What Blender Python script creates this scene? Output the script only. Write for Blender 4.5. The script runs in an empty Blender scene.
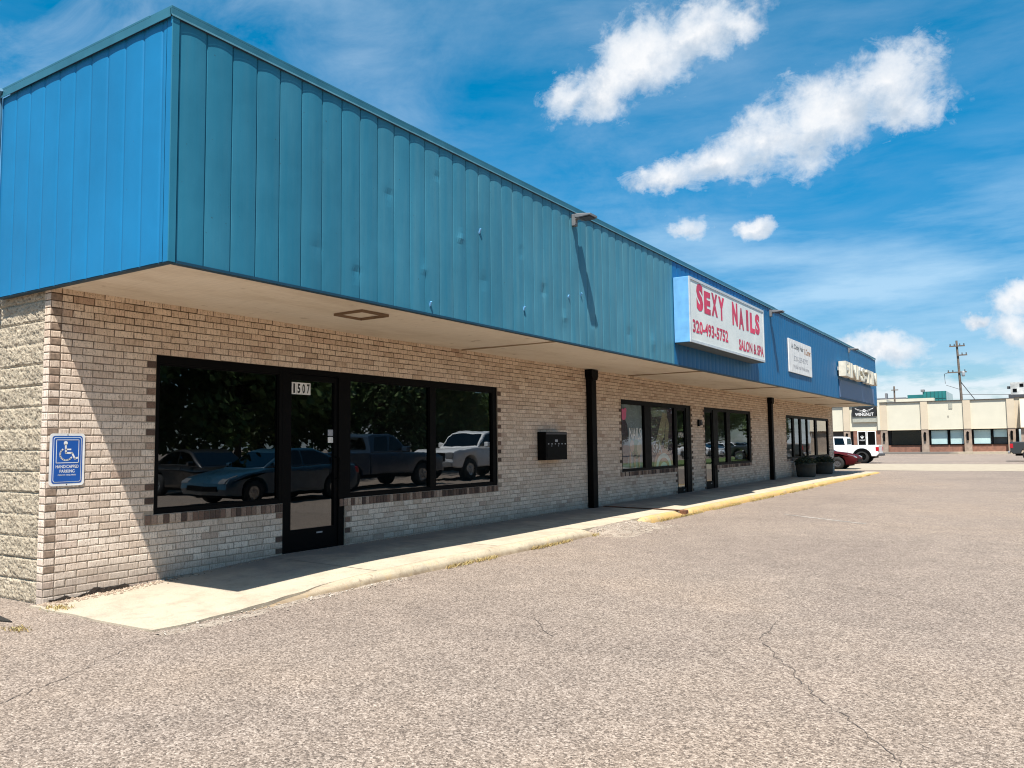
import bpy, bmesh, math, random
from mathutils import Vector, Matrix, noise
R = random.Random(7)
PI = math.pi
scene = bpy.context.scene
COL = scene.collection

# ------------------------------------------------------------------ helpers
def smooth(a, b, x):
    t = min(1, max(0, (x-a)/(b-a))); return t*t*(3-2*t)

class MB:
    """collects vertices and faces, links them as ONE mesh object"""
    def __init__(s): s.v = []; s.f = []; s.m = []; s.sm = []
    def add(s, vs, fs, mi=0, sm=False):
        o = len(s.v); s.v += [tuple(v) for v in vs]
        for f in fs: s.f.append([o+i for i in f]); s.m.append(mi); s.sm.append(sm)
    def box(s, x0, x1, y0, y1, z0, z1, mi=0):
        s.add([(x0,y0,z0),(x1,y0,z0),(x1,y1,z0),(x0,y1,z0),(x0,y0,z1),(x1,y0,z1),(x1,y1,z1),(x0,y1,z1)],
              [(0,3,2,1),(4,5,6,7),(0,1,5,4),(1,2,6,5),(2,3,7,6),(3,0,4,7)], mi)
    def quad(s, a, b, c, d, mi=0): s.add([a,b,c,d], [(0,1,2,3)], mi)
    def prism(s, poly, axis, a, b, mi=0, bev=0):
        """poly: list of 2D points; axis 'y': (x,z) extruded along y, 'x': (y,z) along x, 'z': (x,y) along z"""
        def P(p, t):
            return {'y': (p[0],t,p[1]), 'x': (t,p[0],p[1]), 'z': (p[0],p[1],t)}[axis]
        n = len(poly); rings = []
        if bev:
            i1, i2 = inset(poly, bev), inset(poly, bev*.3)
            rings = [(i1,a),(i2,a+bev*.3),(poly,a+bev),(poly,b-bev),(i2,b-bev*.3),(i1,b)]
        else: rings = [(poly,a),(poly,b)]
        vs = [P(p,t) for pl,t in rings for p in pl]
        fs = []
        for k in range(len(rings)-1):
            for i in range(n):
                j = (i+1) % n
                fs.append((k*n+i, k*n+j, (k+1)*n+j, (k+1)*n+i))
        fs.append(tuple(range(n-1,-1,-1))); fs.append(tuple((len(rings)-1)*n+i for i in range(n)))
        s.add(vs, fs, mi)
    def tube(s, pts, r, n=8, mi=0, r2=None, caps=True):
        pts = [Vector(p) for p in pts]; rs = []
        for i, p in enumerate(pts):
            d = (pts[min(i+1,len(pts)-1)]-pts[max(i-1,0)]).normalized()
            u = d.cross(Vector((0,0,1)))
            if u.length < 1e-3: u = d.cross(Vector((1,0,0)))
            u.normalize(); w = d.cross(u)
            rr = r if r2 is None else r+(r2-r)*i/(len(pts)-1)
            rs.append([p+u*rr*math.cos(2*PI*k/n)+w*rr*math.sin(2*PI*k/n) for k in range(n)])
        vs = [v for ring in rs for v in ring]; fs = []
        for i in range(len(rs)-1):
            for k in range(n):
                fs.append((i*n+k, i*n+(k+1)%n, (i+1)*n+(k+1)%n, (i+1)*n+k))
        s.add(vs, fs, mi, True)
        if caps:
            s.add(rs[0], [tuple(range(n))], mi); s.add(rs[-1], [tuple(range(n-1,-1,-1))], mi)
    def lathe(s, prof, c=(0,0,0), axis='z', n=24, mi=0):
        def P(r, h, a):
            x, y = r*math.cos(a), r*math.sin(a)
            q = {'z': (x,y,h), 'y': (x,h,y), 'x': (h,x,y)}[axis]
            return (q[0]+c[0], q[1]+c[1], q[2]+c[2])
        vs = [P(r,h,2*PI*k/n) for r,h in prof for k in range(n)]; fs = []
        for i in range(len(prof)-1):
            for k in range(n): fs.append((i*n+k, i*n+(k+1)%n, (i+1)*n+(k+1)%n, (i+1)*n+k))
        s.add(vs, fs, mi, True)
    def grid(s, fn, us, vs_, mi=0, sm=True):
        pts = [fn(u,v) for u in us for v in vs_]; m = len(vs_)
        fs = [(i*m+j, (i+1)*m+j, (i+1)*m+j+1, i*m+j+1) for i in range(len(us)-1) for j in range(m-1)]
        s.add(pts, fs, mi, sm)
    def text(s, body, w, h, M, mi=0, depth=0.0, bold=0.0, shear=0.0, spacing=1.0):
        c = bpy.data.curves.new('txt', 'FONT'); c.body = body; c.align_x = 'CENTER'; c.align_y = 'CENTER'
        c.extrude = 0.0; c.offset = bold; c.shear = shear; c.resolution_u = 3; c.space_character = spacing
        o = bpy.data.objects.new('txt', c); COL.objects.link(o)
        bpy.context.view_layer.update()
        me = bpy.data.meshes.new_from_object(o.evaluated_get(bpy.context.evaluated_depsgraph_get()))
        xs = [v.co.x for v in me.vertices]; ys = [v.co.y for v in me.vertices]
        cx, cy = (min(xs)+max(xs))/2, (min(ys)+max(ys))/2
        sx = w/(max(xs)-min(xs)); sy = h/(max(ys)-min(ys))
        L = [Vector(((v.co.x-cx)*sx, (v.co.y-cy)*sy, 0)) for v in me.vertices]
        polys = [tuple(p.vertices) for p in me.polygons]
        if depth:
            n = len(L); bm = bmesh.new(); bm.from_mesh(me)
            vs = [M @ (p+Vector((0,0,depth))) for p in L]+[M @ p for p in L]
            fs = list(polys)+[(e.verts[0].index, e.verts[1].index, e.verts[1].index+n, e.verts[0].index+n) for e in bm.edges if len(e.link_faces) == 1]
            bm.free(); s.add(vs, fs, mi)
        else: s.add([M @ p for p in L], polys, mi)
        bpy.data.objects.remove(o); bpy.data.curves.remove(c); bpy.data.meshes.remove(me)
    def build(s, name, mats, parent=None, fix=True, loc=None, bevel=0):
        me = bpy.data.meshes.new(name); me.from_pydata(s.v, [], s.f)
        mats = mats if isinstance(mats, (list, tuple)) else [mats]
        for m in mats: me.materials.append(m)
        me.polygons.foreach_set('material_index', s.m); me.polygons.foreach_set('use_smooth', s.sm)
        if fix:
            bm = bmesh.new(); bm.from_mesh(me); bmesh.ops.recalc_face_normals(bm, faces=bm.faces); bm.to_mesh(me); bm.free()
        me.update()
        o = bpy.data.objects.new(name, me); COL.objects.link(o)
        if parent: o.parent = parent
        if loc: o.location = loc
        if bevel:
            b = o.modifiers.new('bevel', 'BEVEL'); b.width = bevel; b.segments = 2; b.limit_method = 'ANGLE'
        return o

def inset(poly, d):
    n = len(poly); A = sum(poly[i][0]*poly[(i+1)%n][1]-poly[(i+1)%n][0]*poly[i][1] for i in range(n))
    sg = 1 if A > 0 else -1; out = []
    for i in range(n):
        p0, p1, p2 = Vector(poly[i-1]), Vector(poly[i]), Vector(poly[(i+1)%n])
        a, b = (p1-p0).normalized(), (p2-p1).normalized()
        n1, n2 = Vector((-a.y,a.x))*sg, Vector((-b.y,b.x))*sg
        m = n1+n2
        m = m/max(m.length_squared/2, 0.6) if m.length > 1e-6 else n1
        out.append(tuple(p1+m*d))
    return out

def tag(o, label=None, cat=None, group=None, kind=None):
    if label: o['label'] = label
    if cat: o['category'] = cat
    if group: o['group'] = group
    if kind: o['kind'] = kind
    return o
def thing(name, label, cat, loc=(0,0,0), rz=0, group=None):
    o = bpy.data.objects.new(name, None); COL.objects.link(o); o.location = loc; o.rotation_euler = (0,0,rz)
    o.empty_display_size = .2
    return tag(o, label, cat, group)
def copy_tree(o, parent=None):
    c = o.copy(); COL.objects.link(c); c.parent = parent
    for ch in list(o.children): copy_tree(ch, c)
    return c

# ------------------------------------------------------------------ materials
class NT:
    def __init__(s, name):
        s.mat = bpy.data.materials.new(name); s.mat.use_nodes = True; s.t = s.mat.node_tree; s.t.nodes.clear()
        s.out = s.n('ShaderNodeOutputMaterial')
    def n(s, typ, ins=None, **kw):
        nd = s.t.nodes.new(typ)
        for k, v in kw.items(): setattr(nd, k, v)
        for k, v in (ins or {}).items(): s.put(nd.inputs[k], v)
        return nd
    def put(s, sock, v):
        if isinstance(v, bpy.types.NodeSocket): s.t.links.new(v, sock)
        elif isinstance(v, bpy.types.Node): s.t.links.new(v.outputs[0], sock)
        else:
            if hasattr(sock.default_value, '__len__') and not hasattr(v, '__len__'): v = [v]*len(sock.default_value)
            if hasattr(v, '__len__') and len(v) == 3 and len(sock.default_value) == 4: v = (*v, 1)
            sock.default_value = v
    def math(s, op, a, b=0.0, c=None, clamp=False):
        nd = s.n('ShaderNodeMath', operation=op, use_clamp=clamp); s.put(nd.inputs[0], a); s.put(nd.inputs[1], b)
        if c is not None: s.put(nd.inputs[2], c)
        return nd.outputs[0]
    def mix(s, f, a, b, blend='MIX'):
        nd = s.n('ShaderNodeMix', data_type='RGBA', blend_type=blend)
        s.put(nd.inputs[0], f); s.put(nd.inputs[6], a); s.put(nd.inputs[7], b); return nd.outputs[2]
    def ramp(s, f, stops, interp='LINEAR'):
        nd = s.n('ShaderNodeValToRGB'); cr = nd.color_ramp; cr.interpolation = interp
        while len(cr.elements) < len(stops): cr.elements.new(.5)
        for e, (p, c) in zip(cr.elements, stops):
            e.position = p; e.color = (*c, 1) if hasattr(c, '__len__') else (c, c, c, 1)
        s.put(nd.inputs[0], f); return nd.outputs[0]
    def coord(s): return s.n('ShaderNodeTexCoord').outputs['Object']
    def scale(s, v, sc):
        nd = s.n('ShaderNodeVectorMath', operation='MULTIPLY'); s.put(nd.inputs[0], v); s.put(nd.inputs[1], sc); return nd.outputs[0]
    def noise(s, v, sc, det=4, rough=.55, dist=0):
        return s.n('ShaderNodeTexNoise', {'Vector': v, 'Scale': sc, 'Detail': det, 'Roughness': rough, 'Distortion': dist}).outputs[0]
    def xyz(s, v): return s.n('ShaderNodeSeparateXYZ', {0: v}).outputs
    def bump(s, h, st=.3, d=.01, nrm=None):
        nd = s.n('ShaderNodeBump', {'Height': h, 'Strength': st, 'Distance': d})
        if nrm: s.put(nd.inputs['Normal'], nrm)
        return nd.outputs[0]
    def bsdf(s, col, rough=.6, metal=0, nrm=None, **ins):
        b = s.n('ShaderNodeBsdfPrincipled', {'Base Color': col, 'Roughness': rough, 'Metallic': metal})
        for k, v in ins.items(): s.put(b.inputs[k.replace('_',' ')], v)
        if nrm is not None: s.put(b.inputs['Normal'], nrm)
        s.t.links.new(b.outputs[0], s.out.inputs[0]); return s.mat

def simple(name, col, rough=.6, metal=0, var=.12, sc=6, bump=0, bsc=40, **kw):
    """paint / metal / plaster with soft dirt mottling"""
    t = NT(name); v = t.coord()
    n1 = t.noise(v, sc, 6)
    f = t.ramp(n1, [(.3, 1-var*1.5), (.7, 1+var*.5)])
    c = t.mix(1, col, f, 'MULTIPLY')
    nr = t.bump(t.noise(v, bsc, 4), bump, .01) if bump else None
    rg = t.math('ADD', t.math('MULTIPLY', n1, .25), max(0.02, rough-.12))
    return t.bsdf(c, rg, metal, nr, **kw)

def m_brick(name, stain=True):
    t = NT(name); v = t.coord(); X, Y, Z = t.xyz(v)
    rnd = t.n('ShaderNodeNewGeometry').outputs['Random Per Island']
    c = t.ramp(rnd, [(0, (.56,.435,.335)), (.2, (.63,.505,.40)), (.55, (.70,.575,.465)), (.8,(.76,.64,.525)), (.95, (.63,.49,.39)), (1, (.46,.335,.255))])
    # vertical raked texture of wire-cut brick
    sv = t.scale(v, (80, 80, 9)); st = t.noise(sv, 1, 3, .6)
    c = t.mix(1, c, t.ramp(st, [(.28, (.55,.52,.49)), (.48, .97), (.75, 1.14)]), 'MULTIPLY')
    sp = t.noise(v, 60, 2); c = t.mix(t.ramp(sp, [(.60, 0), (.68, .7)]), c, (.17,.12,.085))
    c = t.mix(t.ramp(t.noise(v, 22, 4), [(.56, 0), (.72, .55)]), c, (.33,.25,.18))
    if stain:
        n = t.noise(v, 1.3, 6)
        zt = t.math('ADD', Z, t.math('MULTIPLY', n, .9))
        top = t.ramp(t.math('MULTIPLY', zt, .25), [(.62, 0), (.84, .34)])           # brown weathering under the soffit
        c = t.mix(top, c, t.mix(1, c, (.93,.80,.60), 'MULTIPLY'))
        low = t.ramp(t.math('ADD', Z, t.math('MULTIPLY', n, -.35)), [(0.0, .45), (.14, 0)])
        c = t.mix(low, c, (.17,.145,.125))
        n2 = t.noise(t.scale(v, (1,1.2,2.4)), 1.1, 7, .65)
        eff = t.math('MULTIPLY', t.ramp(n2, [(.52, 0), (.68, .3)]), t.ramp(Z, [(.1, 1), (.9, 0)]))
        c = t.mix(eff, c, (.60,.49,.39))
    return t.bsdf(c, .88, 0, t.bump(st, .35, .006))

def m_mortar():
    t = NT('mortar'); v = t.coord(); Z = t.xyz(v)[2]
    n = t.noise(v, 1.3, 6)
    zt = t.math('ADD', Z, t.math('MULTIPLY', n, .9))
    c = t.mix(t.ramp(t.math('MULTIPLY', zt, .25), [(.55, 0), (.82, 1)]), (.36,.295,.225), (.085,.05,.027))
    c = t.mix(t.ramp(t.noise(v, 30, 4), [(.4, 0), (.7, .5)]), c, (.14,.11,.09))
    return t.bsdf(c, .95, 0, t.bump(t.noise(v, 150, 3), .5, .004))

def m_trimbrick():
    t = NT('trim_brick'); v = t.coord()
    rnd = t.n('ShaderNodeNewGeometry').outputs['Random Per Island']
    c = t.ramp(rnd, [(0, (.06,.038,.028)), (.3, (.10,.062,.046)), (.55, (.18,.11,.078)), (.75, (.28,.19,.14)), (1, (.46,.35,.265))])
    st = t.noise(t.scale(v, (60,60,60)), 1, 3)
    c = t.mix(1, c, t.ramp(st, [(.3, .7), (.7, 1.2)]), 'MULTIPLY')
    return t.bsdf(c, .85, 0, t.bump(st, .3, .005))

def m_asphalt(name='aged_asphalt', gain=1.0, crumble=0):
    t = NT(name); v = t.coord()
    w = t.n('ShaderNodeVectorMath', {0: v, 1: t.scale(t.n('ShaderNodeTexNoise', {'Vector': v, 'Scale': 40.0}).outputs['Color'], .012)}, operation='ADD').outputs[0]
    a = t.n('ShaderNodeTexVoronoi', {'Vector': w, 'Scale': 88.0}); b = t.n('ShaderNodeTexVoronoi', {'Vector': w, 'Scale': 180.0})
    ra = t.xyz(a.outputs['Color'])[0]; rb = t.xyz(b.outputs['Color'])[1]
    r = t.math('ADD', t.math('MULTIPLY', ra, .6), t.math('MULTIPLY', rb, .4))
    c = t.ramp(r, [(.12, (.068,.051,.039)), (.3, (.145,.110,.084)), (.5, (.230,.178,.139)), (.68, (.312,.248,.197)), (.88, (.45,.372,.305))])
    big = t.noise(v, .22, 5, .6); mid = t.noise(v, 2.2, 5, .65)
    c = t.mix(1, c, t.ramp(big, [(.3, (.84,.83,.84)), (.5, 1.0), (.7, (1.12,1.09,1.04))]), 'MULTIPLY')
    c = t.mix(1, c, t.ramp(mid, [(.3, .82), (.7, 1.03)]), 'MULTIPLY')
    if gain != 1: c = t.mix(1, c, (gain,gain,gain*.97), 'MULTIPLY')
    if crumble: c = t.mix(t.ramp(t.noise(v, 7, 6, .7), [(.42, 0), (.58, .6)]), c, (.38,.325,.26))
    oil = t.noise(v, .7, 3); c = t.mix(t.ramp(oil, [(.70, 0), (.85, .25)]), c, (.09,.08,.075))
    h = t.math('ADD', t.math('MULTIPLY', a.outputs['Distance'], -1.0), t.math('MULTIPLY', rb, .3))
    return t.bsdf(c, .92, 0, t.bump(h, .5, .012))

def m_concrete(name, col, yellow=False, grime_shade=False):
    t = NT(name); v = t.coord(); X, Y, Z = t.xyz(v)
    n = t.noise(v, 2.5, 7, .65); f = t.noise(v, 90, 3)
    c = t.mix(1, col, t.ramp(n, [(.3, (.80,.78,.76)), (.5, 1.0), (.72, 1.1)]), 'MULTIPLY')
    c = t.mix(1, c, t.ramp(f, [(.3, .82), (.65, 1.1)]), 'MULTIPLY')
    c = t.mix(t.ramp(t.noise(v, 9, 5), [(.56, 0), (.74, .5)]), c, (.22,.19,.155))
    if grime_shade:                                                       # grit along the shop fronts, with the canopy's shade painted in
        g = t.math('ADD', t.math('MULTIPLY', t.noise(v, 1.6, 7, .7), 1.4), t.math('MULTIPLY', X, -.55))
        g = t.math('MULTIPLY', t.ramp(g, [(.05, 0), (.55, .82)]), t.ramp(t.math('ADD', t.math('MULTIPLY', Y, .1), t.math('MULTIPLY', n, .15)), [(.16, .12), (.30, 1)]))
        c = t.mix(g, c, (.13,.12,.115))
    if yellow:
        c = t.mix(t.math('MULTIPLY', t.ramp(Z, [(.02, .85), (.065, 0)]), t.ramp(t.noise(v, 8, 5), [(.3, .5), (.6, 1)])), c, (.17,.115,.065))
        n2 = t.noise(v, 5, 6, .7)
        m = t.math('ADD', t.math('MULTIPLY', t.ramp(t.math('MULTIPLY', Y, .05), [(.40, .0), (.50, .36)]), 1.0), t.math('ADD', n2, -.16))
        c = t.mix(t.ramp(m, [(.40, 0), (.72, .78)]), c, (.50,.30,.07))
        c = t.mix(t.ramp(t.noise(v, 14, 5), [(.58, 0), (.68, .7)]), c, (.20,.15,.10))
    return t.bsdf(c, .9, 0, t.bump(t.math('ADD', f, n), .4, .006))

def m_block():
    t = NT('split_face_block'); v = t.coord()
    n = t.noise(v, 4, 5); f = t.noise(v, 55, 4, .7); p = t.noise(v, 34, 3, .6)
    c = t.ramp(f, [(.3, (.30,.235,.165)), (.5, (.47,.395,.285)), (.7, (.60,.52,.40))])
    c = t.mix(t.ramp(p, [(.56, 0), (.66, .75)]), c, (.16,.115,.075))
    c = t.mix(1, c, t.ramp(n, [(.3, .80), (.7, 1.0)]), 'MULTIPLY')
    return t.bsdf(c, .92, 0, t.bump(t.math('ADD', f, p), .8, .012))

def m_metal_panel(name, col, fade_sheen):
    t = NT(name); v = t.coord(); X, Y, Z = t.xyz(v)
    st = t.noise(t.scale(v, (9,9,.5)), 1, 5, .6); bl = t.noise(v, .8, 5, .6)
    c = t.mix(t.math('MULTIPLY', t.ramp(st, [(.3, .3), (.7, 1)]), t.ramp(t.math('ADD', t.math('MULTIPLY', Y, .09), t.math('MULTIPLY', bl, .3)), [(.1, .1), (.85, .95)])), col, fade_sheen)  # paint fading plus grazing sheen put into the colour, paler along the front
    c = t.mix(1, c, t.ramp(bl, [(.3, .86), (.7, 1.1)]), 'MULTIPLY')
    c = t.mix(t.ramp(t.noise(v, 28, 2), [(.74, 0), (.78, .7)]), c, (.03,.05,.06))
    wav = t.noise(t.scale(v, (2.2,2.2,.9)), 1, 3, .5)
    return t.bsdf(c, t.math('ADD', t.math('MULTIPLY', st, .2), .38), 0, t.bump(wav, .25, .05), Specular_IOR_Level=.32)

def m_glass(name, tint=.30, ior=1.75):
    t = NT(name)
    bf = t.n('ShaderNodeNewGeometry').outputs['Backfacing']
    fr = t.n('ShaderNodeFresnel', {'IOR': t.math('ADD', ior, t.math('MULTIPLY', bf, 1/ior-ior))})   # thin pane: same Fresnel from both sides
    gl = t.n('ShaderNodeBsdfGlossy', {'Color': (.93,.97,1), 'Roughness': 0.0})
    if 'Normal' in gl.inputs:
        t.put(gl.inputs['Normal'], t.bump(t.noise(t.coord(), 1.6, 2), 1.0*.05, .02))
    tr = t.n('ShaderNodeBsdfTransparent', {'Color': (tint*.92,tint,tint)})
    mx = t.n('ShaderNodeMixShader', {0: fr.outputs[0], 1: tr.outputs[0], 2: gl.outputs[0]})
    t.t.links.new(mx.outputs[0], t.out.inputs[0]); return t.mat

def m_leaf(name, a, b):
    t = NT(name); rnd = t.n('ShaderNodeNewGeometry').outputs['Random Per Island']
    c = t.ramp(rnd, [(0, a), (1, b)])
    return t.bsdf(c, .6, 0, None, Specular_IOR_Level=.3)

def m_island(name, stops, rough=.9):
    t = NT(name); rnd = t.n('ShaderNodeNewGeometry').outputs['Random Per Island']
    return t.bsdf(t.ramp(rnd, stops), rough)

def m_soffit():
    t = NT('soffit_plywood'); v = t.coord()
    n = t.noise(t.scale(v, (1,.35,1)), 1.6, 7, .65); fine = t.noise(t.scale(v, (3,30,3)), 1.5, 4)
    c = t.ramp(n, [(.28, (.62,.53,.42)), (.5, (.75,.67,.56)), (.75, (.80,.73,.63))])
    c = t.mix(1, c, t.ramp(fine, [(.3, .93), (.7, 1.05)]), 'MULTIPLY')
    c = t.mix(t.ramp(t.noise(v, 5, 6), [(.64, 0), (.74, .5)]), c, (.22,.14,.08))
    return t.bsdf(c, .8, 0, t.bump(n, .3, .03))

MT = {}
MT['brick'] = m_brick('tan_brick'); MT['mortar'] = m_mortar(); MT['trim'] = m_trimbrick(); MT['trim2'] = simple('tan_brown_header', (.30,.215,.155), .88, 0, .3, 25)
MT['asphalt'] = m_asphalt()
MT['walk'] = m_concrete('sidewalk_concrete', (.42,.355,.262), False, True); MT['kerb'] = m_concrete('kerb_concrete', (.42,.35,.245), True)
MT['lane'] = m_concrete('lane_concrete', (.34,.285,.205)); MT['patch'] = m_asphalt('crumbled_concrete', 1.04, 1)
MT['block'] = m_block()
MT['teal'] = m_metal_panel('faded_sheen_teal_metal', (.015,.158,.25), (.085,.225,.28))
MT['blue'] = m_metal_panel('blue_metal', (.002,.10,.255), (.006,.12,.27))
MT['sideblue'] = m_metal_panel('bright_blue_metal', (.006,.155,.335), (.010,.17,.36))
MT['copinglip'] = simple('coping_lip', (.10,.25,.31), .4); MT['coping'] = simple('coping_metal', (.025,.13,.185), .45, 0, .15, 3)
MT['dkblue'] = simple('dark_blue_trim', (.005,.045,.08), .5)
MT['soffit'] = m_soffit()
MT['black'] = simple('black_aluminium', (.003,.003,.0033), .55, 0, .1, Specular_IOR_Level=.07)
MT['glass'] = m_glass('window_glass', .28, 2.25); MT['clearglass'] = m_glass('salon_glass', .85, 1.8)
MT['white'] = simple('white_paint', (.78,.77,.74), .5); MT['offwhite'] = simple('off_white_face', (.74,.76,.71), .4, 0, .08, 2)
MT['ltblue'] = simple('cabinet_blue', (.16,.42,.72), .45); MT['grey'] = simple('grey_metal', (.33,.34,.35), .5)
MT['lampgrey'] = simple('lamp_grey', (.16,.165,.17), .5); MT['dkgrey'] = simple('dark_grey', (.06,.06,.065), .6); MT['red'] = simple('faded_red_letter', (.66,.04,.10), .5, 0, .35, 2.2)
MT['signblue'] = simple('sign_blue', (.008,.085,.36), .35, 0, .05); MT['blacktext'] = simple('black_letter', (.012,.012,.012), .5)
MT['brown'] = simple('dark_brown_metal', (.003,.0026,.0024), .6, 0, .2, Specular_IOR_Level=.08); MT['rust'] = simple('rusty_steel', (.16,.065,.03), .8, 0, .4, 12)
MT['inwall'] = simple('interior_wall', (.45,.44,.42), .8); MT['infloor'] = simple('interior_floor', (.16,.15,.14), .5)
MT['leaf'] = m_leaf('tree_leaf', (.03,.06,.016), (.11,.17,.045)); MT['bark'] = simple('bark', (.10,.075,.055), .9, 0, .4, 8, .6)
MT['shrub'] = m_leaf('planter_leaf', (.012,.02,.012), (.035,.05,.022))
MT['gravel'] = m_island('white_gravel', [(0, (.16,.13,.10)), (.5, (.29,.245,.195)), (1, (.46,.41,.345))])
MT['rubble'] = m_island('brick_rubble', [(0, (.16,.11,.075)), (.5, (.30,.225,.16)), (1, (.45,.36,.27))])
MT['weed'] = m_island('dry_weed', [(0, (.30,.19,.06)), (.6, (.46,.35,.14)), (1, (.36,.33,.15))])
MT['tyre'] = simple('tyre_rubber', (.015,.015,.015), .85); MT['rim'] = simple('wheel_alloy', (.45,.45,.46), .3, .9)
MT['farglass'] = m_glass('far_window_glass', .93, 1.4); MT['carglass'] = m_glass('car_glass', .02, 1.5)
MT['taillight'] = simple('red_lens', (.45,.01,.02), .15); MT['headlight'] = simple('clear_lens', (.16,.165,.175), .15)
def paint(name, c, coat=.5): return simple(name, c, .3, 0, .04, 3, 0, 40, Coat_Weight=coat, Coat_Roughness=.06)
MT['p_white'] = paint('white_car_paint', (.80,.80,.80)); MT['p_red'] = simple('dark_red_car_paint', (.055,.002,.004), .65, 0, .05, Specular_IOR_Level=.15)
MT['p_dark'] = paint('charcoal_car_paint', (.025,.03,.033)); MT['p_black'] = paint('black_car_paint', (.012,.012,.013))
MT['p_blue'] = paint('blue_car_paint', (.010,.048,.085)); MT['p_silver'] = paint('silver_car_paint', (.42,.43,.44)); MT['p_navy'] = paint('navy_car_paint', (.03,.055,.09))
MT['cream'] = simple('cream_panel', (.60,.565,.45), .8, 0, .05, .8); MT['tan'] = simple('tan_pilaster', (.56,.47,.345), .8, 0, .06, 1)
MT['redbrick'] = simple('red_brown_brick', (.26,.125,.085), .9, 0, .25, 3); MT['taupe'] = simple('taupe_brick_pier', (.34,.26,.20), .9, 0, .2, 3)
MT['blind'] = simple('window_blind', (.66,.74,.73), .6, 0, .06, 1); MT['darkroof'] = simple('dark_roof_edge', (.05,.048,.05), .6)
MT['greenglass'] = simple('green_curtain_glass', (.02,.17,.17), .15, 0, .2, .3); MT['wood'] = simple('weathered_pole_wood', (.17,.13,.10), .9, 0, .3, 4)
MT['grass'] = simple('mown_grass', (.11,.16,.035), .95, 0, .35, 3, .6, 30)
MT['olive'] = simple('olive_sign_panel', (.36,.36,.30), .7); MT['pink'] = simple('pink_poster_ink', (.60,.10,.22), .6); MT['skin'] = simple('poster_tan_ink', (.50,.37,.24), .6)
MT['plum'] = simple('poster_plum_ink', (.09,.035,.06), .6); MT['peach'] = simple('poster_peach_ink', (.58,.30,.22), .6)
MT['orange'] = simple('orange_letter', (.42,.16,.03), .6); MT['midgrey'] = simple('pale_grey_letter', (.36,.37,.40), .6)

# ------------------------------------------------------------------ dimensions (metres)
H = 2.95; W = 1.887; T = 5.05; L = 34.7; SY = -.06; XL = -.89
CR = .0705                                              # brick course
def walk_z(x, y):
    r = smooth(-.1, 3.2, y)*(1-.6*smooth(24, 35, y))
    return .012+r*(.115-.035*x/1.87+.008*noise.noise((x*1.3,y*.6,0)))

# ------------------------------------------------------------------ ground
mb = MB(); mb.box(-400, 400, -300, 700, -.3, 0)
ground = tag(mb.build('parking_lot', MT['asphalt']), 'weathered grey pink asphalt parking lot with pale aggregate showing', 'parking lot', kind='structure')
def ribbon(mb, pts, w, z, jit=.0, seed=0):
    r = random.Random(seed); P = []
    for (x0,y0),(x1,y1) in zip(pts[:-1], pts[1:]):
        n = max(2, int(math.hypot(x1-x0,y1-y0)/.05))
        for k in range(n):
            t = k/n; P.append((x0+(x1-x0)*t+r.gauss(0,jit), y0+(y1-y0)*t+r.gauss(0,jit)))
    P.append(pts[-1]); Lft = []; Rgt = []
    for i, p in enumerate(P):
        q = Vector(P[min(i+1,len(P)-1)])-Vector(P[max(i-1,0)])
        q = q.normalized() if q.length > 1e-6 else Vector((1,0)); nn = Vector((-q.y,q.x))*w*(.4+.9*r.random())
        Lft.append((p[0]+nn.x,p[1]+nn.y,z)); Rgt.append((p[0]-nn.x,p[1]-nn.y,z))
    for i in range(len(P)-1): mb.quad(Lft[i],Rgt[i],Rgt[i+1],Lft[i+1])
crack_m = simple('crack_filler', (.10,.078,.063), .95)
cracks = [[(2.95,-2.1),(2.74,-1.63),(2.56,-1.2),(2.3,-.75),(2.12,-.3)], [(7.3,-.35),(7.14,-.03),(6.85,.45),(6.62,.75),(6.3,1.35),(5.96,1.95),(5.9,2.6)],
          [(4.6,1.3),(4.2,1.75),(3.95,1.8)], [(7.2,3.6),(6.3,4.4),(5.6,4.7)]]
for i, c in enumerate(cracks):
    mb = MB(); ribbon(mb, c, .003 if i < 5 else .006, .004, .014, i); mb.build('asphalt_crack', crack_m, ground)
pl = simple('worn_white_line', (.36,.33,.29), .9, 0, .5, 5)
for k in range(9):
    y0 = 12.0+k*2.75
    mb = MB(); ribbon(mb, [(2.6+.9*(k==0),y0+.25),(6.1-.9*(k==0),y0-1.3+.25*(k==0))], .045, .0045, .004, 30+k)
    if k in (0,): mb.build('parking_line', pl, ground)
mb = MB()
mb.grid(lambda u,v: (u, v+.5*noise.noise((u*.35,v*.05,3)), .006), [-14+i*.7 for i in range(60)], [38.0,42,46,49.6])
tag(mb.build('concrete_lane', MT['lane']), 'pale concrete driving lane crossing the lot beyond the strip mall', 'lane', kind='structure')
mb = MB(); mb.box(10.4, 15.0, 40, 68, 0, .12)
tag(mb.build('grass_verge', MT['grass']), 'mown grass island beside the parking rows', 'grass', kind='structure')

# sidewalk
mb = MB()
def sw(u, v):
    x = u; y = v
    if v < 0: y = v+.05*noise.noise((u*4,1,0))-.03*u/1.8
    xx = x
    if u > 1.6: xx = x+(.05*noise.noise((v*3,5,0)) if v < 1.7 else 0)+(.16*(1-smooth(.6,2.0,v)))
    return (xx, y, walk_z(x,y)+.004)
ys = [-.10]+[i*.1 for i in range(0,350)]
us = [-.02,.1,.3,.5,.7,.9,1.1,1.3,1.5,1.62,1.716]
mb.grid(sw, us, ys)
mb.grid(lambda u,v: (lambda p: (p[0],p[1],p[2]*v-.02*(1-v)))(sw(1.716,u)), ys, [1,0])
mb.grid(lambda u,v: (lambda p: (p[0],p[1],p[2]*v-.02*(1-v)))(sw(u,-.1)), us, [0,1])
walk = tag(mb.build('sidewalk', MT['walk']), 'buff concrete sidewalk under the blue canopy', 'sidewalk', kind='structure')
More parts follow.
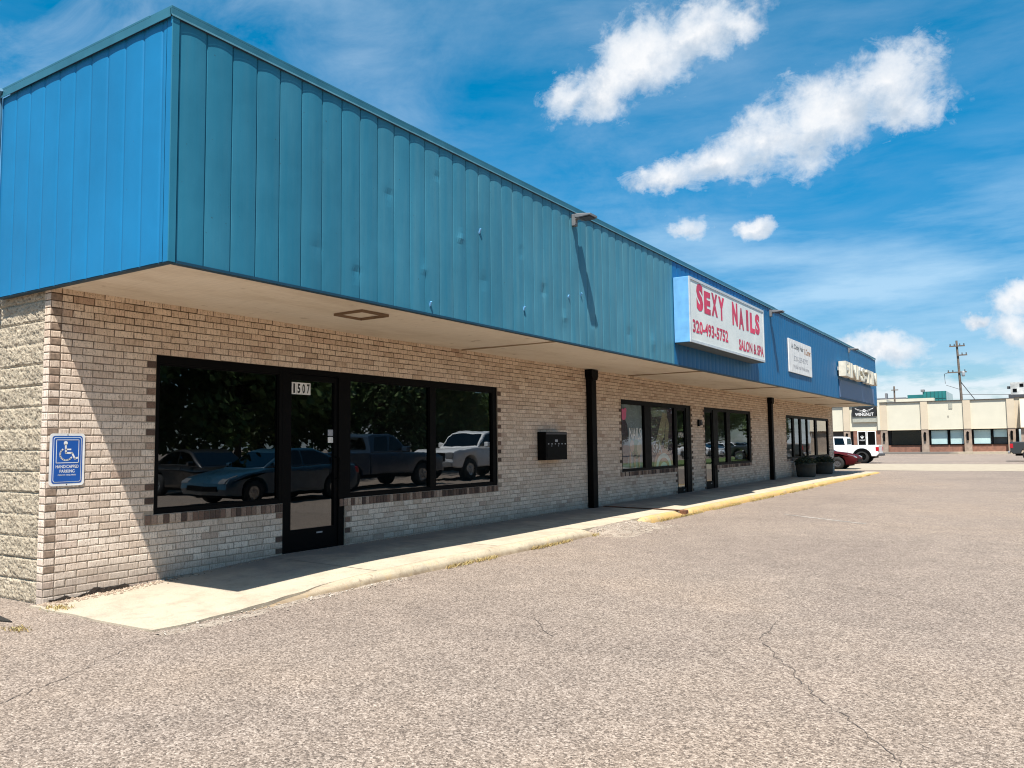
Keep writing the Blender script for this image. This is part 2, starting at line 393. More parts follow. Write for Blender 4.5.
jm = simple('joint_dirt', (.10,.08,.06), .95)
for yj in (2.6, 4.9, 7.2, 9.2, 13.6, 16, 18.4, 20.8, 23.2, 25.6, 28, 30.4):
    mb = MB(); mb.quad((0.02,yj,walk_z(0,yj)+.006),(1.7,yj,walk_z(1.7,yj)+.006),(1.7,yj+.011,walk_z(1.7,yj)+.006),(0.02,yj+.011,walk_z(0,yj)+.006))
    mb.build('control_joint', jm, walk)
# kerb
def kerb(y0, y1, seed):
    mb = MB(); n = int((y1-y0)/.08); yy = [y0+(y1-y0)*i/n for i in range(n+1)]
    prof = [(1.722,-.02),(1.722,1),(1.75,1.03),(1.81,1.02),(1.845,.9),(1.872,.45),(1.895,-.2)]
    def f(i, k):
        y = yy[i]; x, h = prof[k]; z = walk_z(1.72,y)
        d = noise.noise((y*2.3,seed,k*.35)); e = min(smooth(0,1.5 if seed == 1 else .25,y-y0), smooth(0,.25,y1-y))
        big = noise.noise((y*.9,seed+4,0))
        return (x+.022*d*(k > 2)+.02*big*(k > 3), y, (z+.01)*h*((.0 if seed == 1 and y-y0 < 2 else .45)+(1 if seed == 1 and y-y0 < 2 else .55)*e)+.010*d*(k > 1)*e-.012*max(0,big)*(k in (3,4)))
    pts = [f(i,k) for i in range(n+1) for k in range(len(prof))]; m = len(prof)
    mb.add(pts, [(i*m+k,(i+1)*m+k,(i+1)*m+k+1,i*m+k+1) for i in range(n) for k in range(m-1)], 0, True)
    mb.add([f(0,k) for k in range(m)], [tuple(range(m))]); mb.add([f(n,k) for k in range(m)], [tuple(range(m))])
    return mb
k1 = tag(kerb(0.7, 7.35, 1).build('kerb', MT['kerb']), 'chipped concrete kerb with faint yellow paint along the near sidewalk', 'kerb', kind='structure')
k2 = tag(kerb(9.2, 11.12, 2).build('kerb', MT['kerb']), 'short yellow kerb piece before the rusty drain channel', 'kerb', kind='structure')
k3 = tag(kerb(11.36, 22.6, 3).build('kerb', MT['kerb']), 'worn yellow painted kerb past the drain channel', 'kerb', kind='structure')
k4 = tag(kerb(22.62, 34.75, 4).build('kerb', MT['kerb']), 'worn yellow painted kerb at the far end of the sidewalk', 'kerb', kind='structure')
# broken ramp where the kerb is missing
mb = MB()
mb.grid(lambda u,v: (u+.12*noise.noise((v*1.5,u,9))*(u > 2), v+.12*noise.noise((u*3,v,2)), .008-.016*max(smooth(2.2,2.55,u),1-smooth(7.15,7.4,v),smooth(9.0,9.35,v))+(walk_z(1.72,v)-.006)*(1-smooth(1.72,2.5,u))*smooth(7.2,7.7,v)*(1-smooth(8.9,9.4,v))+.012*noise.noise((u*6,v*6,0))*(1-smooth(2.3,2.6,u))),
        [1.70+i*.06 for i in range(16)], [7.15+i*.06 for i in range(38)])
tag(mb.build('concrete_ramp', MT['patch']), 'crumbled pale concrete ramp where the kerb is missing', 'ramp', kind='structure')

mb = MB()
mb.grid(lambda u,v: (1.80+u*(.18+.16*noise.noise((v*1.7,3,0))+.10*noise.noise((v*6,5,0)))+.16*(1-smooth(.6,2.0,v)), v, .007-.016*smooth(.4,1,u)+.006*noise.noise((u*5,v*9,0))),
        [0,.2,.4,.6,.8,1.0], [-.16+i*.04 for i in range(78)])
tag(mb.build('concrete_edging', MT['patch']), 'crumbled pale concrete edging flush with the asphalt at the near sidewalk', 'edging', kind='structure')

def stones(name, n, fn, mat, label, smin, smax, seed):
    r = random.Random(seed); mb = MB()
    for _ in range(n):
        x, y, z = fn(r); s = smin+(smax-smin)*r.random()**2
        a = r.random()*6.28; vs = []
        for d in ((1,0,0),(0,1,0),(-1,0,0),(0,-1,0),(0,0,.7),(0,0,-.5)):
            q = s*(.6+.6*r.random())
            vs.append((x+q*(d[0]*math.cos(a)-d[1]*math.sin(a)), y+q*(d[0]*math.sin(a)+d[1]*math.cos(a)), z+q*d[2]))
        mb.add(vs, [(0,1,4),(1,2,4),(2,3,4),(3,0,4),(1,0,5),(2,1,5),(3,2,5),(0,3,5)])
    return tag(mb.build(name, mat), label, 'gravel', kind='stuff')
def g1(r):
    y = -.15+2.9*r.random(); return (1.93+.10*(1-smooth(.4,2.2,y))+r.gauss(0,.08), y, .009)
stones('gravel', 350, g1, MT['gravel'], 'loose white gravel along the flush front edge of the near sidewalk', .006, .016, 1)
def g2(r):
    y = 7.3+2.0*r.random()**.9; x = 1.8+abs(r.gauss(0,.38)); return (x, y+.2*(x-1.8), .008+(walk_z(1.72,y)-.006)*(1-smooth(1.72,2.5,x))*smooth(7.2,7.7,y)*(1-smooth(8.9,9.4,y)))
stones('gravel', 420, g2, MT['gravel'], 'pale gravel scattered over the broken kerb ramp', .008, .022, 2)
def g3(r):
    y = abs(r.gauss(.05,.75)); x = abs(r.gauss(.02,.07)); return (x+.01, y-.05, walk_z(x,y)+.006)
stones('rubble', 520, g3, MT['rubble'], 'crumbled brick and mortar rubble along the wall base by the corner', .005, .024, 3)
def g4(r):
    y = 1.5+9*r.random(); x = abs(r.gauss(.0,.05))+.01; return (x, y, walk_z(x,y)+.005)
stones('rubble', 600, g4, MT['rubble'], 'grit lying along the foot of the shaded brick wall', .004, .014, 4)
def weeds(n, fn, seed, label, hmax):
    r = random.Random(seed); mb = MB()
    for _ in range(n):
        x, y, z = fn(r); a = r.random()*6.28; h = hmax*(.4+.6*r.random()); w = .004
        lx, ly = r.gauss(0,.6)*h+.3*h, r.gauss(0,.6)*h
        c, s_ = math.cos(a)*w, math.sin(a)*w
        mb.add([(x-c,y-s_,z),(x+c,y+s_,z),(x+lx*.6+c*.6,y+ly*.6+s_*.6,z+h*.6),(x+lx*.6-c*.6,y+ly*.6-s_*.6,z+h*.6),(x+lx,y+ly,z+h*.8)], [(0,1,2,3),(3,2,4)])
    return tag(mb.build('dry_weeds', MT['weed'], fix=False), label, 'weeds', kind='stuff')
def w1(r):
    while True:
        y = 2.2+30*r.random()
        if 7.4 < y < 9.2: continue
        if noise.noise((y*1.1,0,4)) > -.08+(.2 if y > 22 else 0)+(.2 if y<3.2 else 0): return (1.90+abs(r.gauss(0,.03)), y, .003)
weeds(4200, w1, 5, 'dry yellow weeds in the gutter along the kerb', .07)
weeds(160, lambda r: (.33+r.gauss(0,.07), -.02+r.gauss(0,.05), .01), 6, 'small yellow weed tuft at the corner of the brick wall', .05)
weeds(120, lambda r: (.85+r.gauss(0,.06), -.62+r.gauss(0,.03), .004), 8, 'tiny yellow weed tuft on the asphalt left of the sidewalk corner', .035)
mb = MB(); mb.prism([(.05,-.62),(.52,-.50),(.10,-.42),(-.2,-.5)], 'z', .004, .012)  # thin black sheet painting the shadow tip of an unseen object
tag(mb.build('shadow_wedge', MT['blacktext']), 'flat black wedge painting a shadow tip on the asphalt below the block wall', 'painted shadow')

# ------------------------------------------------------------------ the strip mall
B = thing('strip_mall_building', 'long single storey tan brick strip mall with blue metal fascia', 'building')
OPEN = [(1.10,2.81,.74,2.40),(2.81,3.86,-1,2.40),(3.86,7.49,.74,2.40),
        (12.40,15.66,.79,2.40),(15.66,16.72,-1,2.40),(17.78,18.78,-1,2.40),(18.78,22.11,.77,2.40),(26.52,33.76,.79,2.40)]
def inside(y0, y1, z0, z1):
    for a,b,c,d in OPEN:
        if y0 < b-1e-4 and y1 > a+1e-4 and z0 < d-1e-4 and z1 > c+1e-4: return True
    return False
def shell_brick(mb, a0, a1, z0, z1, d, face='x', base=0, mi=0, c=.006, jr=None):
    """brick front: chamfered shell standing d proud of the mortar; face 'x': front wall at x=base, 'y': side wall at y=base"""
    o = [(a0,z0),(a1,z0),(a1,z1),(a0,z1)]; i = [(a0+c,z0+c),(a1-c,z0+c),(a1-c,z1-c),(a0+c,z1-c)]
    if jr: o = [(a+jr.gauss(0,.0016),b+jr.gauss(0,.0018)) for a,b in o]; i = [(a+jr.gauss(0,.002),b+jr.gauss(0,.002)) for a,b in i]
    if face == 'x': vs = [(base,p,q) for p,q in o]+[(base+d*.6,p,q) for p,q in o]+[(base+d,p,q) for p,q in i]
    else: vs = [(p,base,q) for p,q in o]+[(p,base-d*.6,q) for p,q in o]+[(p,base-d,q) for p,q in i]
    fs = [(8,9,10,11)]+[(k,(k+1)%4,4+(k+1)%4,4+k) for k in range(4)]+[(4+k,4+(k+1)%4,8+(k+1)%4,8+k) for k in range(4)]
    mb.add(vs, fs, mi)
# mortar backing with reveals
MX = -.004
mb = MB()
ycuts = sorted({.045, L} | {v for o in OPEN for v in o[:2]}); zcuts = sorted({-.1, H+.02} | {v for o in OPEN for v in o[2:] if v > 0})
for y0,y1 in zip(ycuts[:-1], ycuts[1:]):
    for z0,z1 in zip(zcuts[:-1], zcuts[1:]):
        if not inside(y0,y1,z0,z1): mb.box(-.2, MX, y0, y1, z0, z1)
# side return and back walls
mb.box(-.1, MX, .002, .0449, -.1, H+.02)
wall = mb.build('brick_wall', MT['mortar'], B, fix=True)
mb = MB(); g = .006; rr = random.Random(3)
row = 0; z = 0.0
while z < H:
    z0, z1 = z+g, min(z+CR-g+.002, H); off = -.105*(row % 2)
    y = off
    while y < L:
        y0, y1 = max(y,.004)+.005, min(y+.21, L)-.005
        if row % 2 == 0 and y0 < .03: y0 = .108                 # room for the dark corner header
        segs = [(y0,y1)]
        for a,b,c,d in OPEN:
            if z0 < d-.01 and z1 > c+.01:
                a_, b_ = a, b
                if row % 2 == 0: a_, b_ = a-.105, b+.105         # room for the jamb header
                ns = []
                for s0,s1 in segs:
                    if s1 <= a_ or s0 >= b_: ns.append((s0,s1))
                    else:
                        if s0 < a_-.02: ns.append((s0,a_-.006))
                        if s1 > b_+.02: ns.append((b_+.006,s1))
                segs = ns
            if c > 0 and c-.105 < z0 < c+.005:
                ns = []
                for s0,s1 in segs:
                    if s1 <= a-.1 or s0 >= b+.0: ns.append((s0,s1))
                    else:
                        if s0 < a-.12: ns.append((s0,a-.106))
                        if s1 > b+.02: ns.append((b+.006,s1))
                segs = ns
        for s0,s1 in segs:
            if s1-s0 > .025: shell_brick(mb, s0, s1, z0, z1, .0045+.002*rr.random(), 'x', MX, 0, .006, rr)
        y += .21
    z += CR; row += 1
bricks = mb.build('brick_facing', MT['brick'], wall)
# trim bricks: corner headers, jamb headers
mb = MB(); mbl = MB(); mb2 = MB(); row = 0; z = 0.0
while z < H-.02:
    z0, z1 = z+g, min(z+CR-g+.002, H)
    shell_brick(mbl, -.1, 0, z0, z1, .005, 'y', .002)
    if row % 2 == 0:
        shell_brick(mb2 if R.random() < .85 and z > .15 else mbl, .004, .102, z0, z1, .0075, 'x', MX)
        for (a,b,c,d) in OPEN:
            if z0 >= max(c,0)-.01 and z1 <= d+.02:
                for s0, s1, edge in ((a-.1,a-.004,a),(b+.004,b+.1,b)):
                    if not inside(s0,s1,z0,z1):
                        shell_brick(mb if R.random() < .68 else mbl, s0, s1, z0, z1, .0075, 'x', MX)
    z += CR; row += 1
mb.build('dark_header_brick', MT['trim'], wall); mb2.build('corner_header_brick', MT['trim2'], wall); mbl.build('corner_return_brick', MT['brick'], wall)
# worn hole at the foot of the corner
mb = MB(); rr = random.Random(11)
mb.prism([(.06,.0)]+[(.06+.95*i/18, max(.015, .045+.05*noise.noise((i*.55,2,0))+.045*math.exp(-((i-9.5)/2.5)**2)+.03*math.exp(-((i-14)/1.5)**2))) for i in range(19)]+[(1.01,.0)], 'x', .004, .0062)
mb.build('missing_brick_gap', simple('dark_gap', (.05,.035,.025), .95, 0, .5, 20, .8, 60), wall)
# split-face block side wall
def blk(u, v):
    row = int(v//.203); uu = (-u-.1)+(.203 if row % 2 else 0)
    fu = (uu % .406); fv = v % .203
    e = min(fv, .203-fv)*1.0; eu = min(fu, .406-fu)
    j = max(smooth(0, .010, min(e, eu+.004)), smooth(-.135, -.105, u)*.55)
    h = .35*noise.noise((u*13,v*15,1.3))+.5*(.3-abs(noise.noise((u*27,v*30,7))))+.6*noise.noise((u*55,v*55,3))
    return (u, .040-j*(.022+.024*h), v)
mb = MB(); mb.grid(blk, [-.102-i*.012 for i in range(110)], [-.02+i*.0125 for i in range(238)])
mb.build('split_face_wall', MT['block'], B)
mb = MB(); mb.box(-16, -1.40, 0, .2, -.1, 3.3); mb.box(-16, -15.8, .2, L, -.1, 3.3); mb.box(-15.8, -.2, L-.2, L, -.1, 3.0)
mb.build('rear_wall', MT['block'], B)
mb = MB(); mb.box(-16, XL, SY+.08, L, 3.3, 3.5); mb.box(XL, W-.06, SY+.06, L-.03, 4.6, 4.7)
mb.build('roof', MT['darkroof'], B)
# soffit
mb = MB(); mb.grid(lambda u,v: (u, v, H-.012*(noise.noise((u*.9,v*.35,0))+.5*noise.noise((u*2,v*1.1,4)))-.02*max(0,smooth(20,24,v))*abs(noise.noise((u,v*.7,8)))-.004),
    [-.0+i*.105 for i in range(18)], [SY+.02+i*.11 for i in range(316)])
so = mb.build('soffit', MT['soffit'], B)
mb = MB(); a = .43
for p in ((.98,1.42,2.67,2.682),(.98,1.42,3.108,3.12),(.98,.992,2.682,3.108),(1.408,1.42,2.682,3.108)): mb.box(p[0],p[1],p[2],p[3],H-.034,H-.002)
mb.build('access_panel_trim', simple('old_trim', (.20,.13,.08), .8), so)
for yj in (6.4, 12.7, 19.0, 25.2, 31.0):
    mb = MB(); mb.box(.05, W-.1, yj, yj+.012, H-.026, H-.004); mb.build('panel_seam', simple('seam_dark', (.33,.255,.17), .9), so)
# fascia
DENTS = [(2.6,4.15,.014,.10),(3.9,3.95,-.02,.09),(1.55,3.35,.008,.12),(4.4,3.5,.014,.14),(5.3,4.05,.012,.08),(5.9,3.6,.02,.12),(6.5,3.3,-.018,.12),(7.4,3.35,.015,.15),(3.2,3.45,-.012,.08),(8.8,3.3,.018,.16),(9.8,3.25,-.02,.2),(2.1,3.2,.016,.1),(3.45,4.6,.01,.08)]
def panel_off(y, z, pw, bow, y0):
    t = ((y-y0)/pw) % 1.0; k = int((y-y0)//pw)
    rk = noise.noise((k*3.7,1.1,0))
    o = .85*bow*(1+.5*rk)*(1-(2*t-1)**2)+.0045*t
    if t < .035 or t > .975: o -= .009
    o += .0035*noise.noise((k*1.3,z*.9,2))
    for a,b,c,r in DENTS:
        d2 = ((y-a)**2+(z-b)**2)/(r*r)
        if d2 < 3: o -= .75*c*math.exp(-d2*2.6)
    return o
TS = [0,.03,.04,.12,.25,.38,.5,.62,.75,.88,.965,.98]
def fascia(y0, y1, pw, bow, name, mat, z0=2.925, z1=4.96):
    mb = MB(); yy = []
    n = int(math.ceil((y1-y0)/pw))
    for k in range(n):
        for t in TS:
            y = y0+(k+t)*pw
            if y < y1: yy.append(y)
    yy.append(y1); zz = [z0+(z1-z0)*i/28 for i in range(29)]
    mb.grid(lambda y,z: (W-.008+panel_off(y,z,pw,bow,y0), y, z), yy, zz, 0, False)
    mb.box(W-.06, W-.05, y0, y1, z0, z1)
    return mb.build(name, mat, B, fix=False)
fascia(0.0, 10.84, .2685, .008, 'teal_fascia', MT['teal'])['label'] = 'faded teal section of the metal fascia'
fascia(10.845, L, .24, .007, 'blue_fascia', MT['blue'])['label'] = 'darker blue section of the metal fascia'
mb = MB(); pw = .265; xx = []
for k in range(11):
    for t in TS:
        x = XL+(k+t)*pw
        if x < W-.07: xx.append(x)
xx.append(W-.07)
mb.grid(lambda x,z: (x, SY-.008-.4*panel_off(x+30,z,pw,.010,30+XL), z), xx, [2.925+(4.96-2.925)*i/20 for i in range(21)], 0, True)
mb.box(XL, W-.07, SY+.05, SY+.06, 2.925, 4.96)
mb.build('side_fascia', MT['sideblue'], B, fix=False)['label'] = 'bright blue end of the metal fascia'
mb = MB(); mb.box(W-.065, W-.001, SY-.012, SY+.05, 2.92, 4.97); mb.build('corner_trim', MT['sideblue'], B, bevel=.003)
mb = MB(); mb.box(W, W+.009, SY-.012, SY+.055, 2.92, 4.97); mb.build('corner_trim', MT['teal'], B, bevel=.003)
# bottom drip trim and top coping
mb = MB(); mb.box(W-.06, W+.012, SY+.06, L, 2.915, 2.938); mb.box(XL, W+.004, SY-.004, SY+.058, 2.915, 2.942)
mb.build('drip_trim', MT['dkblue'], B)
mb = MB(); rr = random.Random(5); y = SY-.03
while y < L:
    y2 = min(y+3.05, L+.01); dz = rr.uniform(-.006,.006)
    mb.box(W-.28, W+.018, y+.003, y2, T-.02+dz, T+dz); mb.box(W+.008, W+.018, y+.003, y2, T-.075+dz, T-.021+dz); mb.box(W+.0185, W+.021, y+.003, y2, T-.088+dz, T-.072+dz, 1)
    y = y2
mb.box(XL-.02, W-.281, SY-.035, SY+.2, T-.02, T); mb.box(XL-.02, W+.0, SY-.035, SY-.022, T-.085, T-.021); mb.box(XL-.02, W+.017, SY-.041, SY-.0355, T-.10, T-.08)
mb.build('coping', [MT['coping'], MT['copinglip']], B, bevel=.002)
mb = MB(); mb.tube([(XL-.05,SY-.02,2.9),(XL-.05,SY-.02,4.9),(XL-.04,SY-.03,4.98),(XL+.03,SY-.05,5.03)], .025, 8)
mb.build('conduit', simple('conduit_paint', (.05,.16,.25), .5), B)
mb = MB(); mb.box(XL-.03, XL, SY, L, 3.0, 4.97); mb.box(XL, W-.06, L-.03, L-.001, 2.93, 4.97); mb.build('fascia_return', MT['blue'], B)
for (yy, zz, rot) in ((3.30,3.05,.3),(4.31,4.13,.2),(6.62,3.63,-.4),(7.02,3.72,.5),(5.35,3.28,.1)):
    mb = MB(); mb.box(-.004, .014, -.012, .014, -.035, .03); o = mb.build('bent_bracket', MT['ltblue'], B); o.location = (W+.0, yy, zz); o.rotation_euler = (rot,.5,rot)
# downspouts
for yy in (10.74, 24.12):
    mb = MB(); zb = walk_z(.1,yy)
    mb.box(.003, .135, yy, yy+.21, zb-.02, 2.72); mb.prism([(yy,2.72),(yy+.21,2.72),(yy+.25,2.80),(yy+.25,2.93),(yy-.04,2.93),(yy-.04,2.80)], 'x', .003, .165)
    mb.box(.003, .139, yy-.004, yy+.214, 1.4, 1.44)
    mb.build('downspout', MT['brown'], B, bevel=.006)

# windows and doors
def frame_mb(y0, y1, z0, z1, mull, t=.05, head=.09, foot=.05):
    mb = MB(); x0, x1 = -.10, -.02
    mb.box(x0, x1, y0, y0+t, z0, z1); mb.box(x0, x1, y1-t, y1, z0, z1)
    mb.box(x0, x1-.001, y0+t, y1-t, z1-head, z1); mb.box(x0, x1-.001, y0+t, y1-t, z0, z0+foot)
    for m in mull: mb.box(x0, x1-.001, m[0], m[1], z0+foot, z1-head)
    e = [y0+t]+[v for m in mull for v in m]+[y1-t]
    for a,b in zip(e[::2], e[1::2]):                              # glazing beads
        for p in ((a,a+.014,z0+foot,z1-head),(b-.014,b,z0+foot,z1-head)): mb.box(-.05,-.034,p[0],p[1],p[2],p[3])
        mb.box(-.05,-.034,a+.014,b-.014,z0+foot,z0+foot+.014); mb.box(-.05,-.034,a+.014,b-.014,z1-head-.014,z1-head)
    return mb
def window(y0, y1, z0, z1, mull, label, glass='glass', sill=True, t=.05, t2=None):
    w = frame_mb(y0, y1, z0, z1, mull, t).build('window', MT['black'], B)
    w['label'] = label
    mb = MB(); e = [y0+t]+[v for m in mull for v in m]+[y1-t]
    for a,b in zip(e[::2], e[1::2]): mb.quad((-.056,a,z0+.05),(-.056,b,z0+.05),(-.056,b,z1-.09),(-.056,a,z1-.09))
    mb.build('pane', MT[glass], w, fix=False)
    if sill:
        mb = MB(); y = y0-.1
        while y < y1-.01:
            shell_brick(mb, y+.005, min(y+.0705,y1)-.004, z0-.1, z0-.004, .012, 'x', MX); y += .0705
        mb.build('sill', MT['trim'], w)
    return w
def door(y0, y1, z1, label, glass='glass', jl=.1, jr=.1, rail=.26, z0=None):
    z0 = walk_z(0,y0)+.012 if z0 is None else z0
    d = thing('door', None, None); d.parent = B; d['label'] = label
    mb = MB()
    mb.box(-.10, -.018, y0, y0+jl, z0-.04, z1); mb.box(-.10, -.018, y1-jr, y1, z0-.04, z1); mb.box(-.10, -.019, y0+jl, y1-jr, z1-.07, z1)
    mb.box(-.12, -.016, y0+jl, y1-jr, z0-.06, z0+.005)
    mb.build('door_frame', MT['black'], d)
    a, b = y0+jl+.004, y1-jr-.004; s = .06
    mb = MB(); x0, x1 = -.085, -.035; zt = z1-.075
    mb.box(x0,x1,a,a+s,z0+.01,zt); mb.box(x0,x1,b-s,b,z0+.01,zt); mb.box(x0,x1-.001,a+s,b-s,zt-.07,zt); mb.box(x0,x1-.001,a+s,b-s,z0+.01,z0+rail)
    mb.build('door_leaf', MT['black'], d)
    mb = MB(); mb.quad((-.06,a+s,z0+rail),(-.06,b-s,z0+rail),(-.06,b-s,zt-.07),(-.06,a+s,zt-.07)); mb.build('pane', MT[glass], d, fix=False)
    mb = MB(); hy = b-s*.5; mb.tube([(-.034,hy,1.0),(.02,hy,1.0),(.02,hy,1.28),(-.034,hy,1.28)], .011, 8); mb.build('handle', MT['brown'], d)
    mb = MB(); mb.box(-.034,-.03,(a+b)/2+.06,(a+b)/2+.16,z0+rail-.07,z0+rail-.052); mb.build('lock_plate', MT['grey'], d)
    return d
window(1.10, 2.81, .74, 2.40, [], 'large dark window left of the first door')
d1 = door(2.81, 3.86, 2.40, 'black glass door with house number 1507', jl=.09, jr=.10)
window(3.86, 7.49, .74, 2.40, [(5.68,5.82)], 'two pane dark window right of the first door', t=.12)
wB = window(12.40, 15.66, .79, 2.40, [(13.72,14.10)], 'salon window with decals beside the second door', 'clearglass', t=.07)
dB = door(15.66, 16.72, 2.40, 'salon glass door left of the slim brick pier', 'clearglass', jl=.08, jr=.30, rail=.12)
dC = door(17.78, 18.78, 2.41, 'glass door right of the slim brick pier', 'clearglass', jl=.06, jr=.24, rail=.2)
window(18.78, 22.11, .77, 2.41, [(19.74,20.07)], 'two pane window between the two black posts', 'clearglass', t=.16)
window(26.52, 33.76, .79, 2.40, [(27.55,27.8),(28.67,28.9),(29.83,29.97),(31.29,31.61)], 'long five pane window behind the planters', 'clearglass', t=.1)
def face_x(x, y, z): return Matrix(((0,0,1,x),(1,0,0,y),(0,1,0,z),(0,0,0,1)))          # text reads from +x
def face_ny(x, y, z): return Matrix(((1,0,0,x),(0,0,-1,y),(0,1,0,z),(0,0,0,1)))        # text reads from -y
# number plate on the first door
mb = MB(); 
for i, ch in enumerate('1507'):
    yc = 3.0+i*.078; mb.box(-.034, -.030, yc-.037, yc+.037, 2.075, 2.225, 0); mb.text(ch, .046 if ch != '1' else .028, .12, face_x(-.029, yc, 2.15), 1, 0, .035)
mb.build('number_plate', [MT['white'], MT['blacktext']], d1)
mb = MB(); mb.box(-.056,-.052,3.60,3.69,1.56,1.64); mb.box(-.056,-.052,3.60,3.69,1.47,1.545,1); mb.build('door_sticker', [MT['midgrey'], MT['white']], d1)
# salon window decals
mb = MB(); mb.text('NAILS', .66, .27, face_x(-.052, 13.25, 1.64), 0, 0, .01); mb.build('nails_decal', MT['white'], wB)
mb = MB(); mb.text('SPA', .52, .22, face_x(-.052, 14.53, 1.30), 0, 0, .01); mb.build('spa_decal', MT['white'], wB)
def ell(cy, cz, ry, rz, rot=0, n=18):
    return [(cy+ry*math.cos(t)*math.cos(rot)-rz*math.sin(t)*math.sin(rot), cz+ry*math.cos(t)*math.sin(rot)+rz*math.sin(t)*math.cos(rot)) for t in [2*PI*i/n for i in range(n)]]
mb = MB()
mb.prism([(14.14,.86),(15.56,.86),(15.56,2.28),(14.14,2.28)], 'x', -.075, -.072, 0)
mb.prism([(14.2,2.2),(15.2,2.25),(15.25,2.1),(14.3,2.05)], 'x', -.0719, -.071, 4)
mb.prism([(14.95,2.18),(15.22,2.15),(14.98,1.55),(14.62,1.28),(14.45,1.32),(14.52,1.5)], 'x', -.0709, -.07, 1)
mb.prism([(15.2,2.1),(15.34,1.9),(15.22,1.25),(15.05,1.0),(14.98,1.15),(15.05,1.55)], 'x', -.0709, -.07, 1)
for q in range(4): mb.prism(ell(14.95,.80,.62-.13*q,.48-.11*q,0,28)[:15], 'x', -.0699+q*.0008, -.0694+q*.0008, 2 if q % 2 == 0 else 3)
mb.build('pedicure_poster', [MT['plum'], MT['skin'], MT['peach'], MT['offwhite'], MT['olive']], wB)
mb = MB(); mb.box(-.095,-.09,12.5,13.71,.85,2.3); mb.build('pale_backdrop', MT['midgrey'], wB)
mb = MB(); mb.prism(ell(12.63,2.06,.14,.12), 'x', -.052, -.051, 0); mb.prism(ell(12.58,2.12,.07,.08), 'x', -.0505, -.050, 0); mb.prism(ell(12.72,2.16,.07,.06), 'x', -.0505, -.050, 0)
mb.build('flower_decal', MT['pink'], wB)
mb = MB(); mb.prism([(12.5,.95),(12.85,.95),(12.95,1.3),(12.86,1.85),(12.72,1.98),(12.58,1.9),(12.5,1.5)], 'x', -.075, -.072); mb.build('robe_poster', MT['plum'], wB)
mb = MB(); mb.prism(ell(13.33,1.28,.24,.22), 'x', -.075, -.072, 0); mb.prism(ell(13.1,1.36,.12,.14), 'x', -.0719, -.071, 1); mb.prism(ell(13.5,1.3,.13,.15), 'x', -.0719, -.071, 2)
mb.build('flower_poster', [MT['leaf'], MT['peach'], MT['skin']], wB)
mb = MB()
for q in range(3): mb.prism(ell(13.0+.24*q,1.05,.05,.2), 'x', -.075, -.072, 0)
mb.build('candle_poster', MT['peach'], wB)
mb = MB(); mb.text('OPEN', .34, .13, face_x(-.055, 16.1, 1.62), 0, 0, .01); mb.build('open_decal', MT['white'], dB)
# dark shop interiors
mb = MB(); mb.box(-8, -.21, .2, L-.2, .02, .10); mb.build('shop_floor', MT['infloor'], B)
mb = MB(); mb.box(-8, -.21, .2, L-.2, 2.75, 2.8); mb.box(-8.1, -8, .2, L-.2, .1, 2.75)
for yy in (7.56, 11.6, 17.2, 24.3): mb.box(-8, -.205, yy, yy+.12, .1, 2.75)
mb.build('shop_partition', MT['inwall'], B)
for (x,y,z,label,col) in ((-1.2,28.3,1.0,None,'white'),(-1.4,32.4,1.0,None,'offwhite')):
    pass

# ------------------------------------------------------------------ things fixed to the facade
s = thing('accessible_parking_sign', 'blue and white accessible parking sign on the sunlit brick corner', 'sign', (.006,.19,1.325))
def rrect(w, h, r, n=5):
    return [(sx*(w/2-r)+r*math.cos(a), sz*(h/2-r)+r*math.sin(a)) for sx,sz,a0 in ((1,1,0),(-1,1,90),(-1,-1,180),(1,-1,270)) for a in [math.radians(a0+90*i/n) for i in range(n+1)]]
mb = MB(); mb.prism(rrect(.33,.49,.03), 'x', 0, .003, 0); mb.build('plate', MT['white'], s)
mb = MB(); mb.prism(rrect(.285,.445,.025), 'x', .0032, .0042, 0); mb.prism(rrect(.262,.42,.02), 'x', .0043, .005, 1); mb.prism(rrect(.252,.41,.018), 'x', .0051, .0057, 0)
mb.build('face', [MT['signblue'], MT['offwhite']], s)
mb = MB()                                                         # wheelchair symbol in its square, and the words
Z0 = .075
def ribp(pts, w, x=.0066):
    for (a,b),(c,d) in zip(pts[:-1], pts[1:]):
        q = Vector((c-a,d-b)).normalized(); nn = Vector((-q.y,q.x))*w/2; e = q*w*.25
        mb.quad((x,a-e.x+nn.x,b-e.y+nn.y),(x,c+e.x+nn.x,d+e.y+nn.y),(x,c+e.x-nn.x,d+e.y-nn.y),(x,a-e.x-nn.x,b-e.y-nn.y))
for p in (((-.105,-.03),(.105,-.03)),((.105,-.03),(.105,.185)),((.105,.185),(-.105,.185)),((-.105,.185),(-.105,-.03))): ribp(p, .006)
mb.add([(.0066,a,b) for a,b in ell(-.02,.155,.019,.019)], [tuple(range(18))])
mb.v = mb.v; ribp([(-.02,.14),(-.016,.062),(.042,.062),(.07,.008),(.095,.016)], .017); ribp([(-.018,.095),(.03,.095)], .014)
ribp([(-.012+.058*math.cos(a), .05+.056*math.sin(a)) for a in [math.radians(125+i*17) for i in range(13)]], .015)
mb.text('HANDICAPPED', .215, .030, face_x(.0066, 0, -.065), 0, 0, .012); mb.text('PARKING', .14, .030, face_x(.0066, 0, -.108), 0, 0, .012); mb.text('PERMIT REQUIRED', .17, .014, face_x(.0066, 0, -.145), 0, 0, .01)
mb.build('symbol', MT['white'], s, fix=False)
for zz in (.232,-.232):
    mb = MB(); mb.lathe([(0,.0045),(.005,.0045),(.006,.003)], (0,0,zz), 'x', 8); mb.build('screw', MT['dkgrey'], s)

